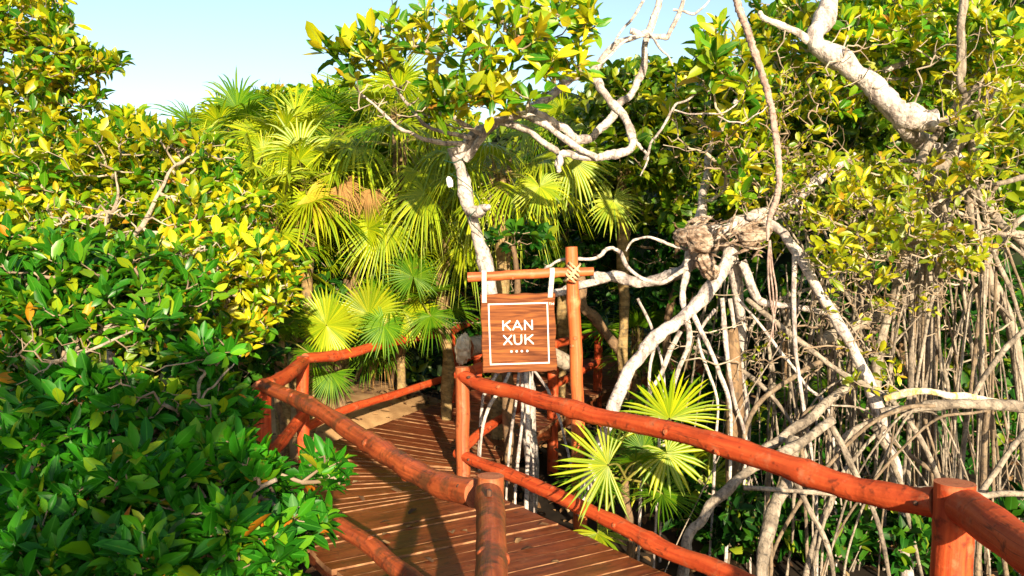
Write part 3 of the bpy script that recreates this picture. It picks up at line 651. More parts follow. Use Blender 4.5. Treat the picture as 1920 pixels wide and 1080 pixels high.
def palm(label, crown, ground, n, R, seed, trunk_r=.05, mats=('palm', 'palm_green'), elev=(75, -45), fans=(), pet=.85, facing=0.0, group='fan palms among the mangroves', dead=.03, droop=(.2, .6), trunkmat='palm_trunk', fibre=True):
    rg = np.random.default_rng(seed); C = np.asarray(crown, float); G_ = np.asarray(ground, float)
    t = thing('fan_palm', label, 'palm', G_, group)
    if trunk_r:
        limb(t, 'trunk', [G_-np.array([0, 0, .1]), (G_*2+C)/3+rg.normal(0, .03, 3), (G_+C*2)/3+rg.normal(0, .03, 3), C], trunk_r*1.05, trunk_r, M[trunkmat], seed, sides=12, rough=.09, knob=.2)
        if fibre:
            g = Geo()
            for k in range(26):    # leaf boots
                a = k*2.4; h = rg.uniform(-.75, .0)*min(1, np.linalg.norm(C-G_)*.5); d = np.array([math.cos(a), math.sin(a), 0])
                p0 = C+np.array([0, 0, h])+d*trunk_r*.7; p1 = p0+d*trunk_r*.9+np.array([0, 0, rg.uniform(.12, .25)])
                tube(g, np.array([p0, (p0+p1)/2+d*.01, p1]), [.022, .014, .004], 5, rg, .1, False)
            g.build('leaf_boots', M['palm_trunk'], t)
    n = int(n*1.1); R = R*.9
    for i in range(n):
        a = i*2.39996+rg.uniform(-.4, .4); f = (i+.5)/n
        e = R_(elev[0]+(elev[1]-elev[0])*f+rg.uniform(-12, 12))
        d = np.array([math.cos(a)*math.cos(e), math.sin(a)*math.cos(e)-facing, math.sin(e)]); d = unit(d)
        Lp = R*pet*rg.uniform(.8, 1.25); H = C+d*Lp+np.array([0, 0, -.12*Lp*(1-f)])
        up = np.array([0, 0, 1.])-d*d[2]*.9+np.array([0, -.25, 0])+rg.normal(0, .25, 3)
        isdead = f > 1-dead
        lm = M['palm_dead'] if isdead else M[mats[0] if rg.random() < .6 else mats[1]]
        frond(t, C+rg.normal(0, .02, 3), H, up, R*rg.uniform(.85, 1.1), lm, rg, nseg=int(rg.integers(34, 46)), span=rg.uniform(230, 320), droop=rg.uniform(*droop)*1.25+.15+(.8 if isdead else 0), cup=rg.uniform(.02, .25), tatter=.09, split=rg.uniform(.26, .44))
    for (hx, hy, hY, Rp, axd, nrm, mt, *kw) in fans:   # fronds the photo shows one by one
        H = at(hx, hy, hY); kw = dict(kw[0]) if kw else {}
        frond(t, C, H, np.array(nrm, float), Rp*hY/FPX, M[mt], rg, axis=np.array(axd, float), nseg=kw.pop('nseg', 40), **kw)
    return t
def gnd(px, py, Y):   # point under a pixel column at depth Y on the ground
    p = at(px, py, Y); return np.array([p[0], p[1], ground_z(p[0], p[1])])

# ================================================================= FAR WOODS (one mass)
rg = np.random.default_rng(77)
def mound(g, cx, cy, rx, ry, h, seed):
    r_ = np.random.default_rng(seed); nu, nv = 28, 56
    U, V = np.meshgrid(np.linspace(0, np.pi/2, nu), np.linspace(0, 2*np.pi, nv))
    k = 1+.10*np.sin(5*V+3*U+seed)+.07*np.sin(11*V-7*U)+.05*np.sin(17*V+13*U)
    X = cx+rx*np.cos(U)**.6*np.cos(V)*k; Y = cy+ry*np.cos(U)**.6*np.sin(V)*k; Z = -.7+(h+.7)*np.sin(U)*k
    i, j = np.meshgrid(np.arange(nv-1), np.arange(nu-1), indexing='ij')
    g.add(np.stack([X, Y, Z], -1).reshape(-1, 3), np.stack([i*nu+j, (i+1)*nu+j, (i+1)*nu+j+1, i*nu+j+1], -1).reshape(-1, 4))
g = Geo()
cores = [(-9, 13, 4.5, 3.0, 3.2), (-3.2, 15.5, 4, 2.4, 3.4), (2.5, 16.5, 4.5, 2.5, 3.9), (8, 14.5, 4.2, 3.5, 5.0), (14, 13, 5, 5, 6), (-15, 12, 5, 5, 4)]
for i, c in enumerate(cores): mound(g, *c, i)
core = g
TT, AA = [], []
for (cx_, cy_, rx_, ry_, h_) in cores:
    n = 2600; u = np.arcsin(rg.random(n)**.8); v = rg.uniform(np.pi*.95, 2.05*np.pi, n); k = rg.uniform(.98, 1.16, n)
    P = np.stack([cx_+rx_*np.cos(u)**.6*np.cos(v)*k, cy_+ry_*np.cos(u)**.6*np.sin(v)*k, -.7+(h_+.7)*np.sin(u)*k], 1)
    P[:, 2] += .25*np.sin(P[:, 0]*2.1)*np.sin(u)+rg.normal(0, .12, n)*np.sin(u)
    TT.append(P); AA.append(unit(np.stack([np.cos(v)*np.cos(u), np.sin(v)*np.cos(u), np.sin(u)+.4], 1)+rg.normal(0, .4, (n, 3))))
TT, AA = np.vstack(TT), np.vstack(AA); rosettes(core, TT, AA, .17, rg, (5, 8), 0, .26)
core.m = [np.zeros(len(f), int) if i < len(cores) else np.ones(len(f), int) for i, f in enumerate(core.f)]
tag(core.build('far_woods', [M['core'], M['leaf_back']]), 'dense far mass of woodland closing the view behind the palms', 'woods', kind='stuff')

# ================================================================= LEFT MANGROVES
GL = 'leafy mangrove shrubs on the left'
def L_(px, py, Y, *rest): return [gnd(px, py, Y), *[at(*r) for r in rest]]
plant('mangrove_tree', 'tall leafy mangrove in the upper left corner, outlined against the sky', 'tree',
      [(L_(-120, 500, 6.6, (-90, 500, 6.6), (-60, 300, 6.5), (-20, 150, 6.5), (30, 40, 6.4)), .06, .02), ([at(-60, 300, 6.5), at(20, 230, 6.3), at(90, 190, 6.3), at(150, 130, 6.4)], .025, .008),
       ([at(-120, 170, 6.3), at(0, 160, 6.2), at(60, 100, 6.3), at(120, 100, 6.3)], .02, .006)],
      [(40, 30, 6.4, 95, 75, .5, 190), (95, 110, 6.4, 85, 60, .5, 150), (40, 190, 6.4, 110, 75, .6, 150), (165, 115, 6.4, 52, 30, .3, 34), (215, 118, 6.4, 22, 14, .15, 9), (160, 185, 6.4, 38, 28, .3, 22), (110, 30, 6.4, 30, 45, .3, 20), (-70, 100, 6.4, 80, 180, .6, 160)],
      .098, M['leaf_sun'], M['bark_grey'], M['twig'], 101, GL, dens=1.15, lod=2, k=(5, 8))
plant('mangrove_shrub', 'yellow green mangrove in full sun, middle of the left side below the sky', 'shrub',
      [(L_(200, 600, 6.2, (200, 560, 6.2), (170, 470, 6.1), (100, 400, 6.0), (60, 300, 6.0)), .035, .012), ([at(170, 470, 6.1), at(260, 430, 5.9), at(300, 360, 5.9), at(330, 310, 6)], .022, .008), ([at(170, 470, 6.1), at(220, 380, 5.8), at(215, 320, 5.8)], .015, .006)],
      [(80, 290, 6.2, 150, 75, .6, 230), (230, 290, 6.3, 120, 70, .6, 200), (350, 310, 6.6, 95, 80, .6, 170), (60, 400, 6.0, 120, 60, .5, 130), (330, 400, 6.2, 120, 55, .5, 130), (440, 400, 6.5, 80, 70, .5, 110), (250, 235, 6.6, 60, 28, .4, 40), (180, 390, 6.2, 100, 40, .4, 60)],
      .102, M['leaf_sun'], M['bark_grey'], M['twig_pale'], 102, GL, dens=1.15, lod=2, k=(5, 8), twigs=[(180, 420, 5.5, 130, 60, .2, 60)])
plant('mangrove_shrub', 'mangrove beside the first palms, half lit, with red leaves on one twig', 'shrub',
      [(L_(400, 700, 6.4, (405, 660, 6.3), (430, 560, 6.1), (430, 500, 6.1)), .03, .01), ([at(450, 560, 6.1), at(380, 520, 5.7), at(330, 480, 5.6)], .016, .006)],
      [(400, 480, 5.9, 130, 60, .5, 170), (480, 520, 6.2, 90, 80, .5, 130), (300, 510, 5.5, 110, 60, .5, 130), (450, 600, 6.2, 60, 60, .5, 80)],
      .102, M['leaf_sun'], M['bark_grey'], M['twig_pale'], 103, GL, dens=1.2, lod=2, k=(5, 8), twigs=[(300, 480, 5.3, 110, 40, .2, 34)])
plant('mangrove_shrub', 'shaded deep green mangrove at the left edge, level with the top of the handrail', 'shrub',
      [(L_(60, 760, 4.4, (60, 760, 4.4), (90, 700, 4.4), (150, 650, 4.3), (230, 600, 4.3)), .035, .012), ([at(-10, 740, 4.2), at(60, 695, 4.15), at(110, 675, 4.1), at(190, 645, 4.1), at(260, 610, 4.1)], .014, .004)],
      [(60, 490, 4.7, 120, 60, .45, 130), (200, 500, 4.8, 130, 55, .45, 120), (70, 600, 4.5, 120, 60, .45, 120), (230, 590, 4.5, 140, 65, .45, 140), (30, 700, 4.4, 90, 60, .4, 60), (330, 560, 4.9, 90, 60, .4, 70)],
      .105, M['leaf_half_shade'], M['bark_grey'], M['twig'], 104, GL, dens=1.3, lod=2, k=(5, 8), up=.7, twigs=[(120, 660, 4.1, 130, 50, .2, 26), (40, 700, 4.0, 60, 40, .2, 10)])
plant('mangrove_shrub', 'shaded deep green mangrove with bare pale twigs against the start of the left handrail', 'shrub',
      [(L_(330, 900, 4.3, (340, 900, 4.3), (350, 820, 4.3), (370, 740, 4.2), (390, 680, 4.2)), .02, .006), ([at(350, 820, 4.3), at(390, 740, 4.2), at(420, 700, 4.25), at(440, 680, 4.3)], .008, .003)],
      [(385, 665, 4.3, 55, 38, .25, 34), (400, 740, 4.6, 45, 45, .3, 36), (330, 780, 4.4, 110, 50, .35, 70), (160, 760, 4.0, 150, 60, .4, 110), (410, 825, 4.3, 60, 30, .25, 28), (90, 830, 3.7, 120, 50, .35, 70), (440, 775, 5.3, 45, 50, .25, 44)],
      .105, M['leaf_shaded'], M['bark_grey'], M['twig'], 105, GL, dens=1.3, lod=2, k=(5, 8), up=.7, twigs=[(300, 730, 4.0, 120, 50, .2, 16), (280, 800, 4.0, 100, 60, .2, 14)])
plant('mangrove_shrub', 'nearest shaded dark green mangrove filling the bottom left corner and overhanging the boards', 'shrub',
      [(L_(300, 1150, 3.5, (300, 1150, 3.5), (340, 1050, 3.4), (420, 960, 3.4), (520, 900, 3.4)), .03, .009), ([at(300, 1150, 3.5), at(200, 1060, 3.2), at(100, 1000, 3.1)], .02, .007)],
      [(90, 960, 3.2, 120, 65, .3, 80), (260, 900, 3.4, 120, 65, .35, 90), (400, 880, 3.6, 110, 65, .3, 80), (480, 905, 3.8, 60, 48, .3, 50), (610, 880, 3.9, 42, 36, .2, 22), (560, 980, 3.6, 55, 45, .25, 30), (420, 1010, 3.2, 110, 60, .3, 75), (230, 1040, 3.0, 130, 60, .3, 85), (50, 1070, 2.9, 100, 50, .25, 50), (500, 1060, 3.3, 75, 40, .25, 34)],
      .105, M['leaf_shaded'], M['bark_grey'], M['twig'], 106, GL, dens=1.35, lod=2, k=(5, 8), up=.8)
g = Geo(); rgf = np.random.default_rng(3); T = at(np.array([428, 440, 452]), np.array([410, 405, 415]), 5.6)
# ================================================================= PALMS
Z1 = (0, -1, .25)
pal = [
 ('spiky fan palm rising highest against the sky left of centre', (430, 275, 9.4), 16, .52, 201, {}),
 ('fan palm with wide flat leaves, just right of the highest spiky palm', (545, 285, 9.2), 16, .54, 202, {}),
 ('fan palm half hidden by mangrove leaves at the left end of the palms', (350, 320, 8.8), 13, .46, 203, dict(dead=0)),
 ('fan palm crown behind the others near the leaning tree branches', (640, 262, 10.6), 15, .58, 204, {}),
 ('golden fan palm with a few dead tan leaves above the far handrail', (570, 350, 8.3), 13, .52, 205, dict(dead=.0, fans=[(575, 365, 7.9, 62, (.8, -.2, -.5), (0, -1, .3), 'palm_gold', dict(span=190, droop=.8)), (640, 345, 8.0, 52, (.6, -.1, -.8), (0, -1, .2), 'palm_dead', dict(span=200, droop=.9)), (690, 355, 8.1, 45, (.2, -.1, -1), (0, -1, .2), 'palm_dead', dict(span=160, droop=.7))])),
 ('fan palm with long leaves hanging like a curtain left of the grey trunk', (750, 275, 8.8), 14, .62, 206, dict(g=(690, 500, 10.9), elev=(40, -60), droop=(.8, 1.6))),
 ('slim fan palm with orange leaf stalks, left of the sign', (832, 440, 8.7), 12, .52, 207, dict(elev=(70, -30), trunk_r=.055, dead=0, mats=('palm', 'palm'), droop=(.6, 1.2), fans=[(720, 420, 8.2, 95, (-.5, -.2, -.8), (-.2, -1, .5), 'palm', dict(droop=.8, span=220)), (800, 365, 8.0, 90, (-.7, -.2, -.4), (0, -.8, .8), 'palm', dict(droop=1.3, span=200))])),
 ('fan palm with mossy trunk behind the leaning grey tree', (938, 330, 7.9), 12, .52, 208, dict(elev=(60, -50), trunk_r=.065, mats=('palm', 'palm'), droop=(.8, 1.5), fans=[(1012, 350, 7.3, 62, (.25, -.4, -.9), (-.1, -1, .35), 'palm', dict(droop=.55, span=320, nseg=42)), (1075, 300, 7.8, 80, (.4, 0, -.9), (0, -1, .2), 'palm', dict(droop=.6))])),
 ('small fan palm leaf spray in the dark, right of the sign post top', (1170, 330, 8.6), 7, .38, 209, dict(elev=(60, -30), fans=[(1150, 378, 8.0, 62, (0, -.3, -1), (.1, -1, .3), 'palm', dict(droop=.5, span=330))])),
 ('green fan palm in the gap between the mangroves and the slim palm', (665, 440, 8.8), 12, .46, 210, dict(g=(600, 500, 9.0), trunk_r=.035, trunkmat='bark_dark', fans=[(690, 430, 8.2, 70, (.4, -.3, .5), (-.5, -.8, .4), 'palm', {})])),
 ('yellow green fan palm leaves above the left end of the handrails', (520, 480, 8.2), 9, .40, 211, dict(trunk_r=.04, dead=0)),
 ('dark green fan palm in shade beside the slim palm trunk', (775, 560, 8.6), 10, .42, 212, dict(g=(730, 560, 10.6), trunk_r=.03, trunkmat='bark_dark', fibre=False, mats=('palm_green', 'palm_green'), dead=0, fans=[(775, 520, 8.0, 60, (0, -.2, 1), (0, -1, .3), 'palm_green', dict(droop=.2, span=320)), (720, 610, 8.1, 60, (-.3, -.2, -.8), (0, -1, .4), 'palm_green', {})])),
 ('low fan palm with three big round sunlit leaves over the far handrail', (650, 600, 9.0), 7, .36, 213, dict(g=(600, 640, 9.4), elev=(60, -50), trunk_r=.025, dead=0, fibre=False, trunkmat='bark_dark', mats=('palm_green', 'palm_green'), fans=[(612, 610, 7.75, 80, (.55, -.2, .7), (-.1, -1, .12), 'palm', dict(droop=.08, span=350, nseg=54, cup=.05, split=.66)), (692, 590, 8.15, 80, (.3, -.2, .9), (.1, -1, .15), 'palm', dict(droop=.1, span=340, nseg=50, cup=.05, split=.6)), (760, 588, 8.6, 74, (.4, -.2, .8), (-.15, -1, .15), 'palm', dict(droop=.1, span=340, nseg=50, cup=.05, split=.6)), (620, 700, 8.3, 58, (-.1, -.2, -1), (0, -1, .3), 'palm_green', dict(droop=.3, span=220))])),
 ('dim fan palm tucked behind the corner post of the left railing', (520, 640, 7.8), 7, .34, 214, dict(trunk_r=.025, dead=0, fibre=False, trunkmat='bark_dark', mats=('palm_green', 'palm_green'))),
 ('low fan palm with a bright star shaped leaf between the two right rails', (1175, 900, 5.9), 7, .36, 215, dict(trunk_r=.025, dead=0, fibre=False, trunkmat='bark_dark', mats=('palm_green', 'palm_green'), fans=[(1140, 872, 5.3, 118, (-1, -.2, .1), (.1, -1, .25), 'palm', dict(droop=.15, fat=1.5, span=230, nseg=26, split=.25)), (1120, 1000, 5.4, 60, (.2, -.5, -.3), (0, -1, .6), 'palm', dict(nseg=20, split=.3, fat=1.8)), (1250, 850, 5.7, 80, (.5, -.2, -.8), (.1, -1, .2), 'palm', dict(nseg=26, split=.3, fat=1.8))])),
 ('low fan palm with upright spiky leaf above the right handrail', (1270, 880, 6.7), 6, .36, 216, dict(trunk_r=.025, dead=0, fibre=False, trunkmat='bark_dark', mats=('palm_green', 'palm'), fans=[(1255, 785, 5.9, 112, (-.1, -.2, 1), (0, -1, .15), 'palm', dict(droop=.16, fat=1.4, span=210, nseg=30, split=.35)), (1210, 860, 6.2, 85, (-.2, -.4, -.8), (0, -1, .3), 'palm', dict(nseg=24, split=.3, droop=.4, fat=1.7)), (1330, 900, 6.3, 80, (.4, -.3, -.7), (0, -1, .3), 'palm', dict(nseg=24, split=.3, fat=1.7))])),
 ('shaded fan palm deep in the gloom right of the sign post', (1195, 640, 9.4), 9, .45, 217, dict(trunk_r=.04, mats=('palm_green', 'palm_green'), dead=0)),
 ('fan palm behind the pale horizontal branches on the right', (1520, 780, 8.6), 8, .42, 218, dict(trunk_r=.04, mats=('palm_green', 'palm'))),
 ('fan palm seen between the prop roots at the right edge', (1790, 660, 8.8), 8, .42, 219, dict(trunk_r=.04, mats=('palm_green', 'palm_green'), dead=0)),
 ('fan palm with drooping yellow leaves below the two highest palms', (480, 355, 8.5), 15, .52, 221, dict(mats=('palm', 'palm'), droop=(.4, 1.0))),
 ('fan palm filling the gap between the golden palm and the slim palm', (690, 330, 9.4), 15, .58, 222, dict(g=(640, 500, 11), elev=(70, -60), mats=('palm', 'palm'), droop=(.5, 1.2))),
 ('fan palm leaf crown left of the leaning trunk top, against the far tree', (745, 215, 9.8), 13, .55, 223, dict(mats=('palm', 'palm'))),
 ('fan palm low behind the mangrove and above the round sunlit leaves', (600, 450, 9.6), 13, .46, 224, dict(g=(560, 500, 9.9), trunk_r=.035, trunkmat='bark_dark', dead=0)),
 ('fan palm with narrow arching leaves in the middle of the palm clump', (520, 410, 8.0), 12, .48, 225, dict(mats=('palm', 'palm'), trunk_r=.04, dead=0, droop=(.4, 1))),
 ('spiky fan palm at the skyline between the two highest crowns', (490, 245, 10.6), 13, .5, 226, {}),
 ('fan palm at the skyline just left of the leaning tree leaves', (590, 245, 11.0), 13, .5, 227, {}),
 ('shaded fan palm hanging over the sandy bank behind the far handrail', (700, 620, 10.2), 9, .42, 228, dict(g=(660, 600, 10.8), trunk_r=.025, trunkmat='bark_dark', mats=('palm_green', 'palm_green'), fibre=False, elev=(50, -60), dead=.1)),
 ('fan palm high behind the twisted limbs right of the leaning tree', (1060, 260, 9.8), 12, .52, 220, dict(droop=(.6, 1.2))),
]
for lab, (x, y, Y_), n_, R0, sd, kw in pal:
    gq = kw.pop('g', None); palm(lab, at(x, y, Y_), gnd(*gq) if gq else gnd(x+(5 if sd % 2 else -6), y, Y_), n_, R0, sd, **kw)

# ================================================================= CENTRAL LEANING TREE
YC = 6.9
ct = [(L_(1000, 800, 7.2, (990, 760, 7.15), (975, 660, 7.1), (930, 570, 7.0), (905, 480, 6.95), (882, 400, 6.9), (868, 330, 6.85), (850, 275, 6.8)), .066, .060),
      (pxl([(862, 300, 6.85), (900, 245, 6.8), (960, 218, 6.8), (1020, 190, 6.9), (1070, 150, 6.95), (1110, 130, 6.9), (1160, 80, 6.8), (1215, 60, 6.8)]), .060, .028),
      (pxl([(870, 300, 6.8), (935, 228, 6.6), (985, 245, 6.4), (1030, 275, 6.3), (1052, 292, 6.25), (1045, 310, 6.2)]), .036, .026),
      (pxl([(925, 225, 6.6), (985, 218, 6.3), (1040, 245, 6.2), (1090, 280, 6.15), (1120, 297, 6.15)]), .034, .028),
      (pxl([(1050, 290, 6.2), (1090, 290, 6.2), (1140, 292, 6.2), (1178, 280, 6.25), (1186, 262, 6.3), (1170, 220, 6.4), (1145, 190, 6.5), (1125, 165, 6.6), (1105, 140, 6.7)]), .036, .04),
      (pxl([(1000, 215, 6.8), (1050, 235, 6.9), (1085, 262, 7), (1130, 240, 7), (1160, 200, 7), (1200, 150, 7), (1210, 90, 6.95), (1235, 0, 6.9), (1240, -80, 6.9)]), .05, .03),
      (pxl([(870, 270, 6.8), (830, 268, 6.7), (780, 255, 6.6), (730, 225, 6.5), (690, 190, 6.4), (660, 150, 6.4)]), .026, .007),
      (pxl([(880, 262, 6.7), (810, 240, 6.6), (760, 190, 6.5), (720, 110, 6.4), (715, 40, 6.4)]), .022, .007),
      (pxl([(900, 250, 6.7), (850, 215, 6.5), (820, 150, 6.3), (830, 60, 6.2), (850, -20, 6.2)]), .025, .008),
      (pxl([(960, 225, 6.7), (930, 180, 6.4), (905, 100, 6.3), (920, 20, 6.2)]), .022, .008),
      (pxl([(1060, 155, 6.9), (1020, 110, 6.5), (1000, 40, 6.3), (1010, -30, 6.2)]), .022, .008),
      (pxl([(1205, 300, 6.2), (1225, 265, 6.1), (1262, 205, 6.0), (1300, 180, 5.95), (1330, 140, 5.9), (1350, 115, 5.9)]), .014, .007),
      (pxl([(1262, 205, 6.0), (1300, 215, 5.95), (1345, 216, 5.9), (1380, 195, 5.9), (1400, 160, 5.9)]), .008, .005), (pxl([(1345, 220, 5.9), (1385, 230, 5.9), (1420, 215, 5.9), (1440, 195, 5.9)]), .007, .004),
      (pxl([(1186, 265, 6.3), (1205, 280, 6.3), (1212, 300, 6.3), (1200, 330, 6.25)]), .02, .006), (pxl([(1215, 60, 6.8), (1240, 90, 6.6), (1265, 130, 6.5), (1270, 180, 6.4)]), .012, .006),
      (pxl([(1225, -30, 6.7), (1190, 30, 6.7), (1155, 78, 6.7)]), .014, .012), (pxl([(1215, 62, 6.7), (1170, 80, 6.6), (1130, 115, 6.5), (1100, 145, 6.4)]), .015, .012),
      (pxl([(1178, 60, 6.8), (1240, 70, 6.8), (1255, 66, 6.8), (1275, 20, 6.8), (1290, -60, 6.8)]), .03, .018),
      (pxl([(1262, 18, 6.8), (1300, 25, 6.8), (1330, 0, 6.8), (1350, -40, 6.8)]), .014, .008),
      (pxl([(880, 395, 6.85), (905, 395, 6.7), (918, 388, 6.65)]), .06, .025, 'broken_stub'),
      (pxl([(1050, 292, 6.2), (1050, 318, 6.15)]), .028, .022, 'broken_stub'),
      (pxl([(990, 640, 7.1), (1000, 600, 7.0), (1030, 560, 6.9), (1060, 545, 6.8), (1140, 520, 6.7)]), .05, .042)]
for i, pts in enumerate([[(975, 690, 7.0), (966, 760, 6.7), (955, 850, 6.5), (942, 960, 6.35)], [(985, 690, 7.0), (990, 780, 6.7), (988, 900, 6.5), (985, 1000, 6.3)], [(980, 700, 7.0), (978, 800, 6.6), (968, 900, 6.4), (965, 990, 6.3)],
       [(1000, 680, 7.0), (996, 790, 6.8), (1000, 880, 6.6), (1003, 990, 6.45)], [(1000, 690, 7.05), (1030, 740, 6.8), (1055, 810, 6.6), (1075, 900, 6.5), (1085, 990, 6.45)], [(960, 690, 7.1), (945, 720, 6.9), (905, 800, 6.75), (895, 880, 6.7)], [(950, 680, 7.2), (915, 730, 7.0), (903, 780, 6.95), (890, 830, 6.9)]]):
    p = pxl(pts); p[-1][2] = ground_z(p[-1][0], p[-1][1])-.1; ct.append((p, [.016, .026, .018, .010, .016, .02, .02][i], [.012, .022, .014, .008, .012, .016, .016][i], 'prop_root'))
plant('leaning_tree', 'grey barked tree leaning left behind the sign, its branches twisting over the walk', 'tree', ct,
      [(725, 70, 6.2, 75, 60, .35, 24), (635, 90, 6.3, 32, 22, .15, 8), (690, 130, 6.2, 50, 50, .3, 11), (830, 60, 6.1, 90, 70, .4, 30), (800, 180, 6.2, 60, 45, .3, 9), (925, 70, 6.1, 85, 80, .4, 34), (880, 170, 6.1, 60, 40, .3, 20), (1020, 60, 6.1, 80, 65, .4, 34), (1085, 30, 6.1, 40, 40, .3, 16), (1050, 120, 6.2, 55, 35, .3, 18), (950, 180, 6.2, 60, 35, .3, 15), (930, -60, 6.2, 240, 60, .5, 36), (1355, 95, 5.9, 28, 24, .15, 5), (1400, 130, 5.9, 30, 50, .15, 8)],
      .158, M['leaf_sun'], M['bark_white'], M['twig_pale'], 301, thin=.78, twigs=[(740, 190, 6.3, 90, 50, .3, 30), (850, 200, 6.2, 80, 50, .3, 16)], k=(5, 8), lod=2, wr=.19, up=.55, r_tip=.0035)

# ================================================================= KNOTTED MANGROVE (right of the sign)
YK = 6.3
kt = [(L_(1395, 900, 6.6, (1395, 780, 6.6), (1390, 640, 6.6), (1385, 560, 6.5), (1370, 480, 6.4), (1345, 440, 6.3)), .035, .06),
      (pxl([(1290, 440, 6.2), (1330, 440, 6.2), (1380, 425, 6.25), (1420, 405, 6.3), (1470, 395, 6.4), (1540, 330, 6.6), (1600, 290, 6.8)]), .085, .035),
      (pxl([(1370, 460, 6.2), (1350, 520, 6.1), (1290, 590, 6.0), (1220, 640, 5.9), (1180, 700, 5.85), (1145, 775, 5.8), (1110, 880, 5.75), (1090, 960, 5.7)]), .060, .05),
      (pxl([(1300, 470, 6.2), (1290, 500, 6.3), (1250, 520, 6.5), (1200, 528, 6.6), (1150, 518, 6.7), (1110, 520, 6.75)]), .06, .045),
      (pxl([(1290, 470, 6.2), (1282, 560, 6.1), (1290, 640, 6.0), (1270, 700, 6.0), (1255, 790, 6.0)]), .032, .016),
      (pxl([(1400, 405, 6.2), (1450, 420, 6.1), (1500, 480, 6.0), (1545, 560, 5.9), (1590, 640, 5.9), (1630, 720, 5.9), (1665, 830, 5.9), (1690, 940, 5.9), (1700, 1060, 5.9), (1702, 1200, 5.9)]), .042, .050),
      (pxl([(1310, 425, 6.3), (1320, 380, 6.5), (1325, 330, 6.8), (1340, 260, 7.0), (1400, 150, 7.2)]), .05, .02),
      (pxl([(1290, 500, 6.1), (1240, 530, 6.2), (1185, 510, 6.3), (1160, 470, 6.35), (1140, 468, 6.3), (1110, 485, 6.3), (1060, 490, 6.3), (1030, 500, 6.3), (1010, 520, 6.3)]), .022, .012),
      (pxl([(1285, 470, 6.1), (1235, 450, 6.1), (1195, 448, 6.15), (1175, 470, 6.2)]), .014, .008),
      (pxl([(1390, 490, 6.3), (1420, 560, 6.3), (1480, 575, 6.3), (1560, 590, 6.3)]), .045, .02),
      (pxl([(1325, 445, 6.05), (1300, 450, 6.0), (1270, 440, 6.1)]), .078, .06, 'gnarl'), (pxl([(1310, 480, 6.05), (1330, 500, 6.0), (1340, 520, 6.05)]), .065, .035, 'gnarl'), (pxl([(1380, 440, 6.1), (1410, 445, 6.05), (1440, 425, 6.1)]), .068, .045, 'gnarl')]
roots = [[(1355, 560, 6.1), (1360, 640, 6.0), (1375, 740, 6.0), (1400, 850, 6.0)], [(1340, 580, 6.05), (1310, 640, 6.0), (1345, 750, 5.9), (1340, 860, 5.9)], [(1385, 560, 6.3), (1450, 640, 6.1), (1510, 720, 6.1), (1560, 800, 6.0)], [(1370, 560, 6.2), (1385, 680, 6.2), (1400, 780, 6.2)],
         [(1230, 640, 5.9), (1215, 720, 5.9), (1235, 810, 5.9)], [(1300, 590, 6.0), (1345, 690, 5.9), (1370, 800, 5.9)], [(1275, 620, 6.0), (1240, 700, 6.0), (1210, 790, 6.0)], [(1195, 560, 6.4), (1230, 640, 6.3), (1245, 740, 6.3)], [(1490, 480, 6.0), (1488, 620, 5.9), (1505, 760, 5.8), (1530, 920, 5.7)]]
for i, r_ in enumerate(roots):
    p = pxl(r_+[(r_[-1][0]+rg.uniform(-20, 20), 1010, r_[-1][2])]); p[-1][2] = ground_z(p[-1][0], p[-1][1])-.1
    kt.append((p, rg.uniform(.013, .024), rg.uniform(.008, .014), 'prop_root'))
plant('knotted_mangrove', 'gnarled mangrove with a big knotted burl and pale arching limbs, right of the sign post', 'tree', kt,
      [(1340, 130, 6.0, 70, 50, .3, 26), (1400, 230, 6.4, 70, 90, .4, 36), (1290, 180, 6.5, 60, 70, .4, 22), (1400, 330, 6.3, 80, 60, .4, 24), (1350, 60, 6.8, 40, 30, .3, 8)],
      .14, M['leaf_sun'], M['bark_knot'], M['twig_pale'], 302, thin=.82, k=(5, 8), lod=2, up=.5, bare=.1, twigs=[(1330, 650, 6.0, 90, 70, .3, 22), (1420, 560, 6.1, 60, 60, .3, 12), (1300, 240, 6.2, 80, 60, .3, 16)])
kn = [o for o in sc.objects if o.name.startswith('knotted_mangrove')][-1]; gs = Geo(); rk = np.random.default_rng(66)
for o in kn.children:
    if o.name.startswith(('limb', 'trunk', 'prop_root')): o.data.materials[0] = M['bark_white']
for q in range(55):
    c_ = at(rk.uniform(1290, 1425), rk.uniform(415, 480), 6.12+rk.uniform(-.06, .02)); c_[1] -= .03
    a_ = rk.normal(.5, .5); d_ = np.array([math.cos(a_), -.1, math.sin(a_)]); L_q = rk.uniform(.04, .12); n_q = np.array([-d_[2], 0, d_[0]])
    P_ = smooth([c_-d_*L_q+np.array([0, .02, 0]), c_+n_q*rk.normal(0, .015)+np.array([0, -.02, 0]), c_+d_*L_q+np.array([0, .02, 0])+n_q*rk.normal(0, .03)], 4)
    tube(gs, P_, np.array([.002, .006, .009, .010, .009, .008, .006, .004, .002])[:len(P_)]*rk.uniform(.6, 1.3), 5, rk, .15, False)
gs.build('bark_strips', M['bark_knot'], kn)

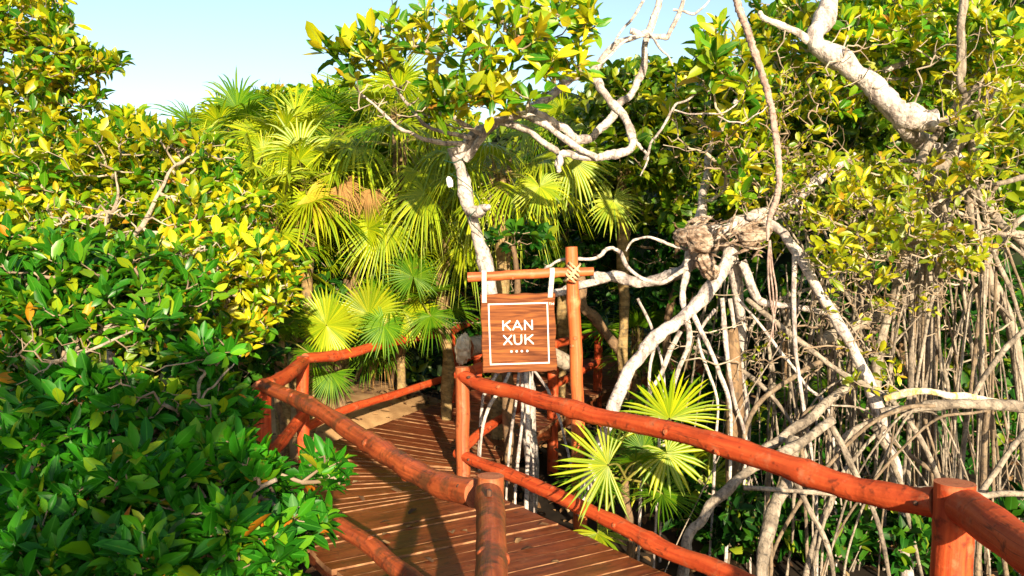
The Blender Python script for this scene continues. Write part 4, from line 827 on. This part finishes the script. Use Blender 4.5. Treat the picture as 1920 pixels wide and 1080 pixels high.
# ================================================================= RIGHT: white fallen limb tree, prop rooted mangroves
plant('white_limbed_tree', 'smooth white limb slanting down from the top right, sawn off at its thick end', 'tree',
      [(L_(1930, 800, 7.4, (1905, 660, 7.3), (1850, 500, 7.2), (1820, 380, 7.0), (1830, 300, 6.9), (1840, 220, 6.9), (1880, 130, 6.9), (1960, 60, 6.9)), .045, .04),
       (pxl([(1750, 226, 6.3), (1720, 220, 6.3), (1680, 205, 6.3), (1640, 165, 6.35), (1580, 118, 6.4), (1530, 75, 6.45), (1548, 30, 6.5), (1565, -40, 6.5)]), .085, .06),
       (pxl([(1515, 75, 6.45), (1470, 50, 6.4), (1430, 30, 6.4), (1425, 25, 6.4)]), .032, .014),
       (pxl([(1690, 215, 6.3), (1700, 250, 6.4), (1730, 265, 6.6), (1800, 300, 6.8)]), .06, .04),
       (pxl([(1840, 240, 6.9), (1760, 280, 6.8), (1700, 300, 6.8), (1640, 290, 6.8)]), .03, .012),
       (pxl([(1660, 130, 6.9), (1720, 110, 6.9), (1790, 90, 6.9), (1840, 70, 6.9)]), .022, .012),
       (pxl([(1590, 140, 7.2), (1650, 150, 7.1), (1740, 150, 7.0), (1850, 170, 7.0), (1930, 160, 7.0)]), .02, .014)],
      [(1480, 60, 6.9, 80, 60, .5, 70), (1640, 50, 7.0, 110, 60, .5, 120), (1780, 60, 6.8, 110, 70, .5, 120), (1880, 90, 6.5, 70, 80, .4, 70), (1560, 160, 7.3, 100, 60, .5, 80), (1760, 170, 7.2, 110, 60, .5, 80), (1440, 150, 7.1, 50, 60, .4, 30), (1650, -70, 7.0, 300, 60, .6, 120), (1900, 230, 6.4, 60, 60, .3, 36)],
      .118, M['leaf_sun'], M['bark_white'], M['twig_pale'], 303, dens=1.1, k=(5, 8), lod=2, up=.5, twigs=[(1650, 110, 6.4, 150, 80, .3, 60), (1850, 150, 6.2, 90, 110, .3, 60), (1480, 110, 6.6, 70, 60, .3, 20)])
for o in sc.objects:
    if o.parent and o.parent.name.startswith('white_limbed') and o.name.startswith('trunk'): o.data.materials[0] = M['bark_grey']
rm = [(L_(1745, 760, 6.6, (1740, 760, 6.6), (1730, 640, 6.5), (1745, 480, 6.4), (1765, 400, 6.4), (1760, 330, 6.4), (1800, 260, 6.5)), .055, .045),
      (pxl([(1640, 780, 6.0), (1640, 700, 6.0), (1660, 600, 6.1), (1700, 470, 6.2), (1720, 330, 6.2), (1750, 260, 6.3), (1800, 190, 6.4), (1850, 150, 6.4)]), .034, .026),
      (pxl([(1920, 440, 5.9), (1880, 440, 5.9), (1850, 420, 5.9), (1830, 350, 6.0), (1810, 330, 6)]), .018, .012),
      (pxl([(1960, 320, 6.1), (1880, 345, 6.1), (1800, 360, 6.2), (1740, 385, 6.2), (1690, 390, 6.3)]), .022, .012),
      (pxl([(1980, 380, 6.1), (1900, 420, 6.1), (1850, 500, 6.0), (1840, 560, 6.0)]), .022, .018),
      (pxl([(1805, -40, 6.2), (1805, 60, 6.2), (1800, 150, 6.2), (1810, 200, 6.2), (1760, 240, 6.3)]), .03, .03),
      (pxl([(1660, 745, 5.7), (1720, 735, 5.6), (1800, 740, 5.6), (1860, 750, 5.6), (1920, 770, 5.6), (2000, 790, 5.6)]), .022, .026),
      (pxl([(1650, 770, 5.65), (1720, 765, 5.6), (1800, 760, 5.5), (1900, 762, 5.5), (2000, 790, 5.5)]), .028, .036),
      (pxl([(1540, 640, 6.1), (1650, 590, 6.3), (1700, 560, 6.4), (1745, 500, 6.4)]), .04, .05),
      (pxl([(1420, 880, 5.6), (1440, 840, 5.6), (1510, 790, 5.7), (1570, 740, 5.9), (1640, 690, 6.1)]), .035, .03),
      (pxl([(1270, 1240, 5.2), (1275, 1120, 5.2), (1295, 1010, 5.2), (1340, 940, 5.2), (1410, 880, 5.3), (1490, 840, 5.4), (1560, 790, 5.6)]), .034, .030),
      (pxl([(1490, 820, 5.5), (1475, 900, 5.4), (1450, 960, 5.3), (1430, 1060, 5.2), (1425, 1200, 5.2)]), .045, .04),
      (pxl([(1640, 785, 5.9), (1580, 830, 5.7), (1560, 930, 5.6), (1525, 1020, 5.5), (1500, 1150, 5.4)]), .024, .02),
      (pxl([(1395, 915, 4.9), (1600, 925, 4.9), (1750, 915, 4.9), (1850, 928, 4.95), (2000, 930, 5)]), .014, .020)]
nm = ['trunk', 'limb', 'limb', 'limb', 'limb', 'limb', 'lichen_limb', 'limb', 'limb', 'limb', 'limb', 'prop_root', 'prop_root', 'limb']
rm = [(p, a, b, n_) for (p, a, b), n_ in zip(rm, nm)]
rgr = np.random.default_rng(31)
for p_ in ([(1560, 800, 5.6), (1600, 880, 5.5), (1650, 990, 5.4), (1680, 1150, 5.4)], [(1930, 800, 5.2), (1870, 880, 5.2), (1800, 1000, 5.2), (1760, 1150, 5.2)], [(1480, 880, 5.3), (1520, 960, 5.2), (1560, 1060, 5.2), (1570, 1180, 5.2)],
           [(1660, 800, 5.8), (1600, 860, 5.6), (1550, 960, 5.5), (1500, 1100, 5.4)], [(1640, 800, 5.8), (1680, 880, 5.8), (1700, 960, 5.8), (1740, 1120, 5.8)], [(1400, 560, 6.2), (1500, 640, 6.0), (1580, 700, 5.9), (1680, 760, 5.8), (1760, 900, 5.8), (1800, 1100, 5.8)],
           [(1940, 600, 5.7), (1880, 660, 5.7), (1820, 760, 5.7), (1800, 900, 5.7), (1780, 1120, 5.7)], [(1300, 650, 6.3), (1400, 700, 6.2), (1480, 790, 6.0), (1520, 900, 5.9), (1530, 1120, 5.8)], [(1860, 470, 6.0), (1900, 560, 6.0), (1930, 700, 6.0), (1925, 1150, 6.0)],
           [(1540, 660, 6.4), (1600, 760, 6.2), (1700, 850, 6.0), (1850, 960, 5.8), (1900, 1150, 5.7)], [(1700, 560, 6.5), (1620, 640, 6.3), (1500, 700, 6.1), (1400, 800, 6.0), (1360, 1050, 6.0)]):
    p = pxl(p_); p[-1][2] = ground_z(p[-1][0], p[-1][1])-.1; rm.append((p, rgr.uniform(.013, .024), rgr.uniform(.010, .017), 'prop_root'))
src = [smooth(rm[q][0], 8) for q in (0, 1, 3, 4, 7, 8, 8, 9, 2, 7, 4)]
src += [smooth(pxl([(1790, 330, 6.2), (1860, 400, 6.0), (1930, 470, 5.9), (1990, 560, 5.9)]), 8)]*1
rm.append((pxl([(1790, 330, 6.2), (1860, 400, 6.0), (1930, 470, 5.9), (1990, 560, 5.9)]), .035, .03, 'limb'))
for i in range(74):
    P0 = src[rgr.integers(0, len(src))]; o = P0[rgr.integers(2, len(P0)-1)]+rgr.normal(0, .01, 3)
    if o[2] < .1: continue
    if 960+FPX*o[0]/o[1] > 1770 and rgr.random() < .5: continue
    ang = rgr.uniform(0, 6.28); rad_ = abs(rgr.normal(0, .22)); zb = o[2]-ZG
    dv = np.array([math.cos(ang), math.sin(ang)*.7])*rad_
    if rgr.random() < .22: dv = dv+np.array([rgr.choice([-1, 1])*rgr.uniform(.3, .9)*min(1, zb), 0])
    pts = [o, o+np.array([dv[0]*.35, dv[1]*.35, .03-.08*zb]), o+np.array([dv[0]*.75, dv[1]*.75, -.4*zb]), o+np.array([dv[0]*1.0, dv[1], -.75*zb])+rgr.normal(0, .02, 3), o+np.array([dv[0]*1.08, dv[1]*1.08, -zb-.1])]
    pts = np.array(pts); pts[-1][2] = ground_z(pts[-1][0], pts[-1][1])-.1
    rr0 = rgr.choice([.007, .010, .014, .021], p=[.3, .35, .25, .10]); rm.append((pts, rr0, rr0*rgr.uniform(.65, 1), 'prop_root'))
t = plant('prop_rooted_mangrove', 'wide mangrove on a thicket of pale prop roots filling the right side', 'tree', rm,
      [(1640, 330, 6.0, 90, 45, .4, 34), (1740, 330, 6.0, 80, 50, .4, 34), (1860, 280, 5.9, 80, 60, .4, 40), (1840, 190, 6.1, 90, 70, .4, 40), (1610, 400, 5.8, 90, 50, .4, 36), (1700, 420, 5.8, 70, 50, .35, 40), (1790, 470, 5.7, 60, 50, .3, 36), (1560, 470, 5.8, 60, 50, .3, 28), (1640, 480, 5.8, 50, 60, .3, 24), (1640, 700, 5.8, 60, 60, .4, 14)],
      .085, M['leaf_small'], M['bark_root'], M['twig_pale'], 304, dens=1.1, k=(4, 7), lod=2, up=.45, bare=.1, sides=4, twigs=[(1720, 480, 5.8, 130, 90, .3, 70), (1860, 400, 5.7, 70, 80, .3, 40), (1580, 560, 5.9, 80, 90, .3, 30)])
for o in t.children:
    if o.name.startswith('prop_root') and rgr.random() < .4: o.data.materials[0] = M['bark_root_dark']
    if o.name.startswith('lichen_limb'): o.data.materials[0] = M['lichen']; o['label'] = 'yellow lichen crusted limb'
bt = [(L_(1600, 760, 7.8, (1600, 640, 7.8), (1620, 500, 7.7), (1590, 380, 7.7), (1600, 300, 7.7)), .045, .03), (pxl([(1610, 460, 7.7), (1500, 400, 7.5), (1400, 420, 7.3), (1320, 500, 7.2)]), .022, .014),
      (pxl([(1600, 400, 7.7), (1720, 380, 7.5), (1840, 420, 7.3), (1940, 500, 7.2)]), .022, .014), (pxl([(1620, 520, 7.7), (1700, 500, 7.2), (1800, 520, 6.9), (1900, 600, 6.7)]), .02, .012), (pxl([(1610, 560, 7.7), (1540, 540, 7.2), (1460, 560, 6.8), (1400, 620, 6.6)]), .02, .012)]
srcb = [smooth(q[0], 10) for q in bt[1:]]+[smooth(pxl([(1440, 500, 6.4), (1560, 420, 6.4), (1700, 440, 6.3), (1850, 500, 6.2)]), 10)]
for i in range(84):
    P0 = srcb[i % len(srcb)]; o = P0[rgr.integers(1, len(P0)-1)]+rgr.normal(0, .04, 3); zb = o[2]-ZG; lean = rgr.normal(0, .16)*zb; ly = rgr.normal(-.1, .12)*zb
    if i % 9 == 0: lean = rgr.choice([-1, 1])*rgr.uniform(.4, .8)*zb
    bow = rgr.normal(0, .09)*zb; tt_ = np.linspace(0, 1, 7)
    pts = np.stack([o[0]+lean*tt_+bow*np.sin(np.pi*tt_), o[1]+ly*tt_+.4*bow*np.sin(np.pi*tt_), o[2]-(zb+.12)*tt_], 1)+np.vstack([[0, 0, 0], rgr.normal(0, .012, (5, 3)), [0, 0, 0]])
    rr0 = rgr.choice([.005, .008, .012], p=[.4, .4, .2]); bt.append((pts, rr0, rr0*.75, 'prop_root'))
t = plant('slender_rooted_mangrove', 'thin stemmed mangrove with slender pale roots behind the thicket at right', 'tree', bt,
      [(1560, 330, 7.6, 120, 60, .4, 60), (1700, 340, 7.4, 120, 60, .4, 60), (1420, 430, 7.2, 80, 50, .3, 24)], .09, M['leaf_small'], M['bark_root'], M['twig_pale'], 305, k=(4, 7), lod=1, sides=4, twigs=[(1500, 620, 6.6, 130, 100, .4, 50), (1750, 620, 6.6, 150, 120, .4, 60)])
for o in t.children:
    if o.name.startswith('prop_root') and rgr.random() < .3: o.data.materials[0] = M['bark_root_dark']
# fine twiggy shrub
def twiggy(label, blobs, limbs, seed, n_bare=.55, leafL=.06, mat='leaf_small'):
    return plant('twiggy_shrub', label, 'shrub', limbs, blobs, leafL, M[mat], M['bark_root'], M['twig'], seed, 'twiggy shrubs on the right', k=(3, 6), lod=1, wr=.24, bare=n_bare, sides=4, r_tip=.0022, pw=.38, rise=-.2)
twiggy('fine reddish twigs with tiny yellow leaves between the hanging vine and white limb', [(1500, 240, 6.3, 80, 110, .4, 150), (1420, 300, 6.2, 90, 100, .4, 150), (1540, 360, 6.2, 100, 90, .4, 170), (1330, 290, 6.4, 60, 80, .3, 70)],
       [(L_(1560, 760, 6.3, (1560, 640, 6.3), (1540, 520, 6.3), (1500, 400, 6.3), (1470, 300, 6.3)), .016, .005), (pxl([(1540, 520, 6.3), (1450, 380, 6.2), (1380, 300, 6.2)]), .008, .004), (pxl([(1555, 520, 6.3), (1600, 400, 6.3), (1620, 300, 6.3)]), .008, .004)], 401)
twiggy('tangle of thin tan twigs in front of the prop roots at right', [(1700, 520, 6.0, 120, 80, .5, 120), (1840, 420, 5.8, 80, 90, .4, 100), (1600, 600, 6.0, 90, 80, .4, 90), (1460, 680, 6.2, 90, 80, .4, 60)],
       [(L_(1660, 900, 6.0, (1660, 760, 6.0), (1680, 620, 6.0), (1720, 480, 6.0)), .012, .005), (pxl([(1680, 640, 6), (1780, 520, 5.9), (1850, 420, 5.8)]), .007, .003), (pxl([(1670, 700, 6), (1600, 620, 6), (1550, 560, 6)]), .007, .003)], 402, n_bare=.82)

# ================================================================= BACKGROUND TREES, right and centre
def bush(label, blobs, tr, seed, leafL=.13, mat='leaf_back', lod=1, k=(5, 8), wr=.3, name='background_tree', cat='tree', group='leafy trees in the background', up=.5):
    x, y, Y_ = tr
    return plant(name, label, cat, [(L_(x, 700, Y_, (x-8, 620, Y_), (x+10, (y+700)/2, Y_), (x, y, Y_)), .05, .02)], blobs, leafL, M[mat], M['bark_dark'], M['twig'], seed, group, k, lod, wr, up=up, spread=(30, 90))
bush('round leaved tree behind the twisted limbs, top edge against the sky', [(1200, 170, 8.6, 110, 60, .6, 200), (1330, 190, 8.8, 90, 60, .6, 170), (1260, 270, 8.5, 120, 70, .6, 180), (1150, 250, 8.9, 80, 80, .5, 110), (1230, 360, 8.8, 120, 70, .5, 130)], (1260, 300, 8.8), 501)
bush('dark leafy tree behind the hanging vine and the white limb', [(1430, 200, 8.8, 100, 110, .7, 240), (1560, 220, 9.0, 110, 110, .7, 260), (1500, 90, 9.0, 110, 60, .6, 160), (1440, 370, 8.8, 120, 80, .6, 170), (1600, 380, 8.8, 120, 90, .6, 170)], (1480, 300, 8.9), 502)
bush('tall leafy tree filling the upper right corner behind the branches', [(1700, 120, 9.0, 130, 130, .8, 320), (1850, 150, 8.8, 120, 140, .8, 300), (1760, 330, 9.0, 160, 100, .7, 260), (1900, 350, 8.6, 80, 110, .6, 130), (1650, -20, 9, 300, 60, .8, 160)], (1780, 300, 9.0), 503)
bush('leafy understorey bush in shadow behind the prop roots', [(1620, 560, 9.0, 160, 110, .7, 220), (1800, 560, 8.8, 160, 120, .7, 240), (1880, 760, 8.4, 120, 130, .6, 160), (1650, 800, 8.2, 150, 110, .6, 160)], (1700, 560, 8.8), 504, mat='leaf_shade_dark')
bush('dark bush behind the knotted burl and the sign post', [(1220, 470, 9.4, 130, 90, .6, 170), (1350, 560, 9.0, 140, 110, .6, 190), (1080, 470, 9.6, 110, 80, .5, 130), (1300, 760, 8.4, 120, 90, .5, 110), (1440, 860, 7.6, 110, 90, .5, 110)], (1290, 520, 9.0), 505, mat='leaf_shade_dark')
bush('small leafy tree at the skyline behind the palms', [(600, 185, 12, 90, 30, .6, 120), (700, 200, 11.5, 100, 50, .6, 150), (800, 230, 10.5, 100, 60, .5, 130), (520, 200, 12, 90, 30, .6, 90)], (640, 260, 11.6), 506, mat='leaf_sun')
bush('low dark bush behind the sunlit round palm leaves', [(560, 560, 8.8, 130, 110, .6, 160), (700, 520, 9.4, 130, 110, .6, 170), (420, 640, 7.4, 130, 90, .6, 130), (830, 560, 10.4, 110, 110, .5, 130), (950, 480, 10.0, 110, 80, .5, 110)], (640, 540, 9.0), 507, mat='leaf_shade_dark')
bush('low sprig of dark leaves at the foot of the right hand roots', [(1290, 930, 6.1, 60, 50, .3, 34), (1400, 980, 6.0, 100, 60, .4, 70), (1560, 1000, 6.2, 120, 70, .5, 100), (1700, 1020, 6.2, 110, 60, .5, 80), (1880, 1000, 6.4, 90, 70, .4, 60)], (1380, 900, 6.1), 508, mat='leaf_shade_dark', name='seedling_shrub', cat='shrub')
bush('sprig of green leaves in front of the mossy palm trunk', [(960, 450, 7.1, 55, 22, .2, 12), (1000, 440, 7.1, 30, 20, .15, 8)], (960, 460, 7.1), 509, mat='leaf_shade_dark', name='seedling_shrub', cat='shrub', leafL=.11)
bush('tall shaded mangrove beyond the bend of the walk', [(1000, 580, 11.5, 120, 90, .5, 120), (1120, 560, 11.5, 120, 100, .5, 120), (900, 600, 12.0, 110, 90, .5, 110)], (1010, 560, 12.6), 510, mat='leaf_shade_dark')

# ================================================================= VINE, LOG, SMALL THINGS
g = Geo(); rv = np.random.default_rng(8); YV = 5.2
P = smooth(pxl([(1340, -220, YV), (1378, -10, YV), (1405, 70, YV), (1440, 170, YV), (1458, 240, YV), (1466, 320, YV), (1462, 370, YV), (1447, 410, YV), (1442, 455, YV)]), 9)
P = smooth(P[::2], 6); P = P+np.cumsum(rv.normal(0, .0012, P.shape), 0)*.6; tube(g, P, np.interp(np.linspace(0, 1, len(P)), [0, .5, .85, 1], [.024, .020, .018, .008])*(1+rv.normal(0, .05, len(P))), 14, rv, .12)
v = thing('hanging_vine', 'thick brown aerial root hanging down from the top, left of the white limb', 'vine', P[0]); g.build('stem', M['vine'], v)
g = Geo()
for q in range(3):
    P2 = smooth(pxl([(1443, 450, YV), (1440+q*4, 500, YV), (1450+q*6-6, 560, YV), (1456-q*7, 620+q*15, YV)]), 6); tube(g, P2, np.linspace(.008, .004, len(P2)), 6, rv, .03)
g.build('root_tips', M['vine'], v)
g = Geo(); P = smooth(pxl([(1165, 80, 6.0), (1115, 135, 6.0), (1050, 170, 6.0)]), 6)
# fallen log with pale broken end
lg = thing('fallen_log', 'dark grey log ending in a pale splintered break, behind the short rail post', 'log', at(870, 660, 7.4))
log(lg, 'trunk', [at(878, 650, 7.4), at(930, 645, 7.6), at(1010, 655, 8.0), at(1080, 690, 8.4)], .085, .075, M['bark_grey'], 61, rough=.05)
g = Geo(); rb = np.random.default_rng(12); c0 = at(868, 655, 7.32)
nu, nv = 14, 20; U, V = np.meshgrid(np.linspace(0, np.pi, nu), np.linspace(0, 2*np.pi, nv, endpoint=False))
k_ = 1+rb.normal(0, .10, U.shape); k_[:, 0] = k_[0, 0]; k_[:, -1] = k_[0, -1]
Pz = np.stack([c0[0]+.072*np.sin(U)*np.cos(V)*k_, c0[1]+.08*np.sin(U)*np.sin(V)*k_, c0[2]+.125*np.cos(U)*k_+.01*np.cos(V)], -1)
i, j = np.meshgrid(np.arange(nv), np.arange(nu-1), indexing='ij')
g.add(Pz.reshape(-1, 3), np.stack([i*nu+j, i*nu+j+1, ((i+1) % nv)*nu+j+1, ((i+1) % nv)*nu+j], -1).reshape(-1, 4)); g.build('broken_end', M['broken'], lg, smooth=False)
# curved dark tree trunk in the gloom behind the sign post
dt = thing('bent_trunk', 'bare curved brown trunk in the gloom just right of the sign post', 'tree trunk', gnd(1170, 700, 8.6))
limb(dt, 'trunk', [gnd(1175, 700, 8.6), at(1170, 690, 8.6), at(1150, 640, 8.6), at(1115, 600, 8.5), at(1095, 575, 8.4), at(1085, 520, 8.4)], .055, .05, M['bark_dark'], 71)
# small white lamp fixed on the leaning trunk, with cable
lt = thing('garden_lamp', 'small white lamp head fixed to the left of the leaning grey trunk', 'lamp', at(845, 345, 6.6))
g = Geo(); P = pxl([(845, 351, 6.6), (844, 347, 6.6), (843, 340, 6.6), (841, 334, 6.6), (840, 331, 6.6)]); tube(g, P, [.018, .024, .026, .02, .006], 14); g.build('lamp_head', M['lamp_white'], lt)
g = Geo(); P = smooth(pxl([(832, 300, 6.68), (850, 305, 6.6), (868, 297, 6.62)]), 6); tube(g, P, .004, 6)
P = smooth(pxl([(843, 325, 6.62), (860, 335, 6.72), (885, 355, 6.78), (900, 385, 6.72), (880, 410, 6.74), (905, 440, 6.8)]), 8); tube(g, P, .0035, 6); g.build('cable', M['cable'], lt)
# rotten leaf litter & fruit stalks on palms
for (x, y, Y_, lab) in ((825, 390, 8.4, 'pale yellow fruit cluster hanging on the slim palm left of the trunk'), (915, 410, 7.6, 'pale yellow fruit cluster on the mossy palm right of the leaning trunk')):
    g = Geo(); rf = np.random.default_rng(int(x)); c0 = at(x, y, Y_); o = thing('fruit_cluster', lab, 'fruit', c0)
    for q in range(110):
        p = c0+rf.normal(0, 1, 3)*np.array([.06, .06, .13]); s_ = .008
        vv = p+np.array([[s_, 0, 0], [-s_, 0, 0], [0, s_, 0], [0, -s_, 0], [0, 0, s_], [0, 0, -s_]]); g.add(vv, [[0, 2, 4], [2, 1, 4], [1, 3, 4], [3, 0, 4], [2, 0, 5], [1, 2, 5], [3, 1, 5], [0, 3, 5]])
    g.build('berries', M['fruit'], o)
    g = Geo()
    for q in range(14): e_ = c0+rf.normal(0, 1, 3)*np.array([.06, .06, .13]); tube(g, smooth([c0+np.array([0, .05, .25]), (c0+e_)/2+np.array([.02, 0, .1]), e_], 3), .003, 4, None, 0, False)
    g.build('stalks', M['twig_pale'], o)
# unseen leaf screen added behind the camera to shade the lower left
rh = np.random.default_rng(55); n = 2300
x = rh.uniform(-10, 1.0, n); zt = 4.2+.25*np.sin(x*2.3)+.2*np.sin(x*5.1)-np.clip(x+.3, 0, .3)*2.0-np.clip(x-.5, 0, 2)*2
z = rh.uniform(.0, 1, n)**.8*zt; y = -5.2+rh.normal(0, .35, n)
g = Geo(); T = np.stack([x, y, z], 1); rosettes(g, T, unit(rh.normal(0, 1, (n, 3))), .2, rh, (5, 8), 1, .3)
for k_ in range(12):
    xx = -9.5+k_*.9; tube(g, smooth([[xx, -5.3, -.6], [xx+.1, -5.2, 1.5], [xx-.1, -5.2, 3.6]], 6), np.linspace(.07, .03, 13), 7, rh, .05, False)
tag(g.build('thicket', M['leaf_shaded']), 'unseen leafy screen added behind the viewer to shade the lower left', 'thicket', kind='stuff')
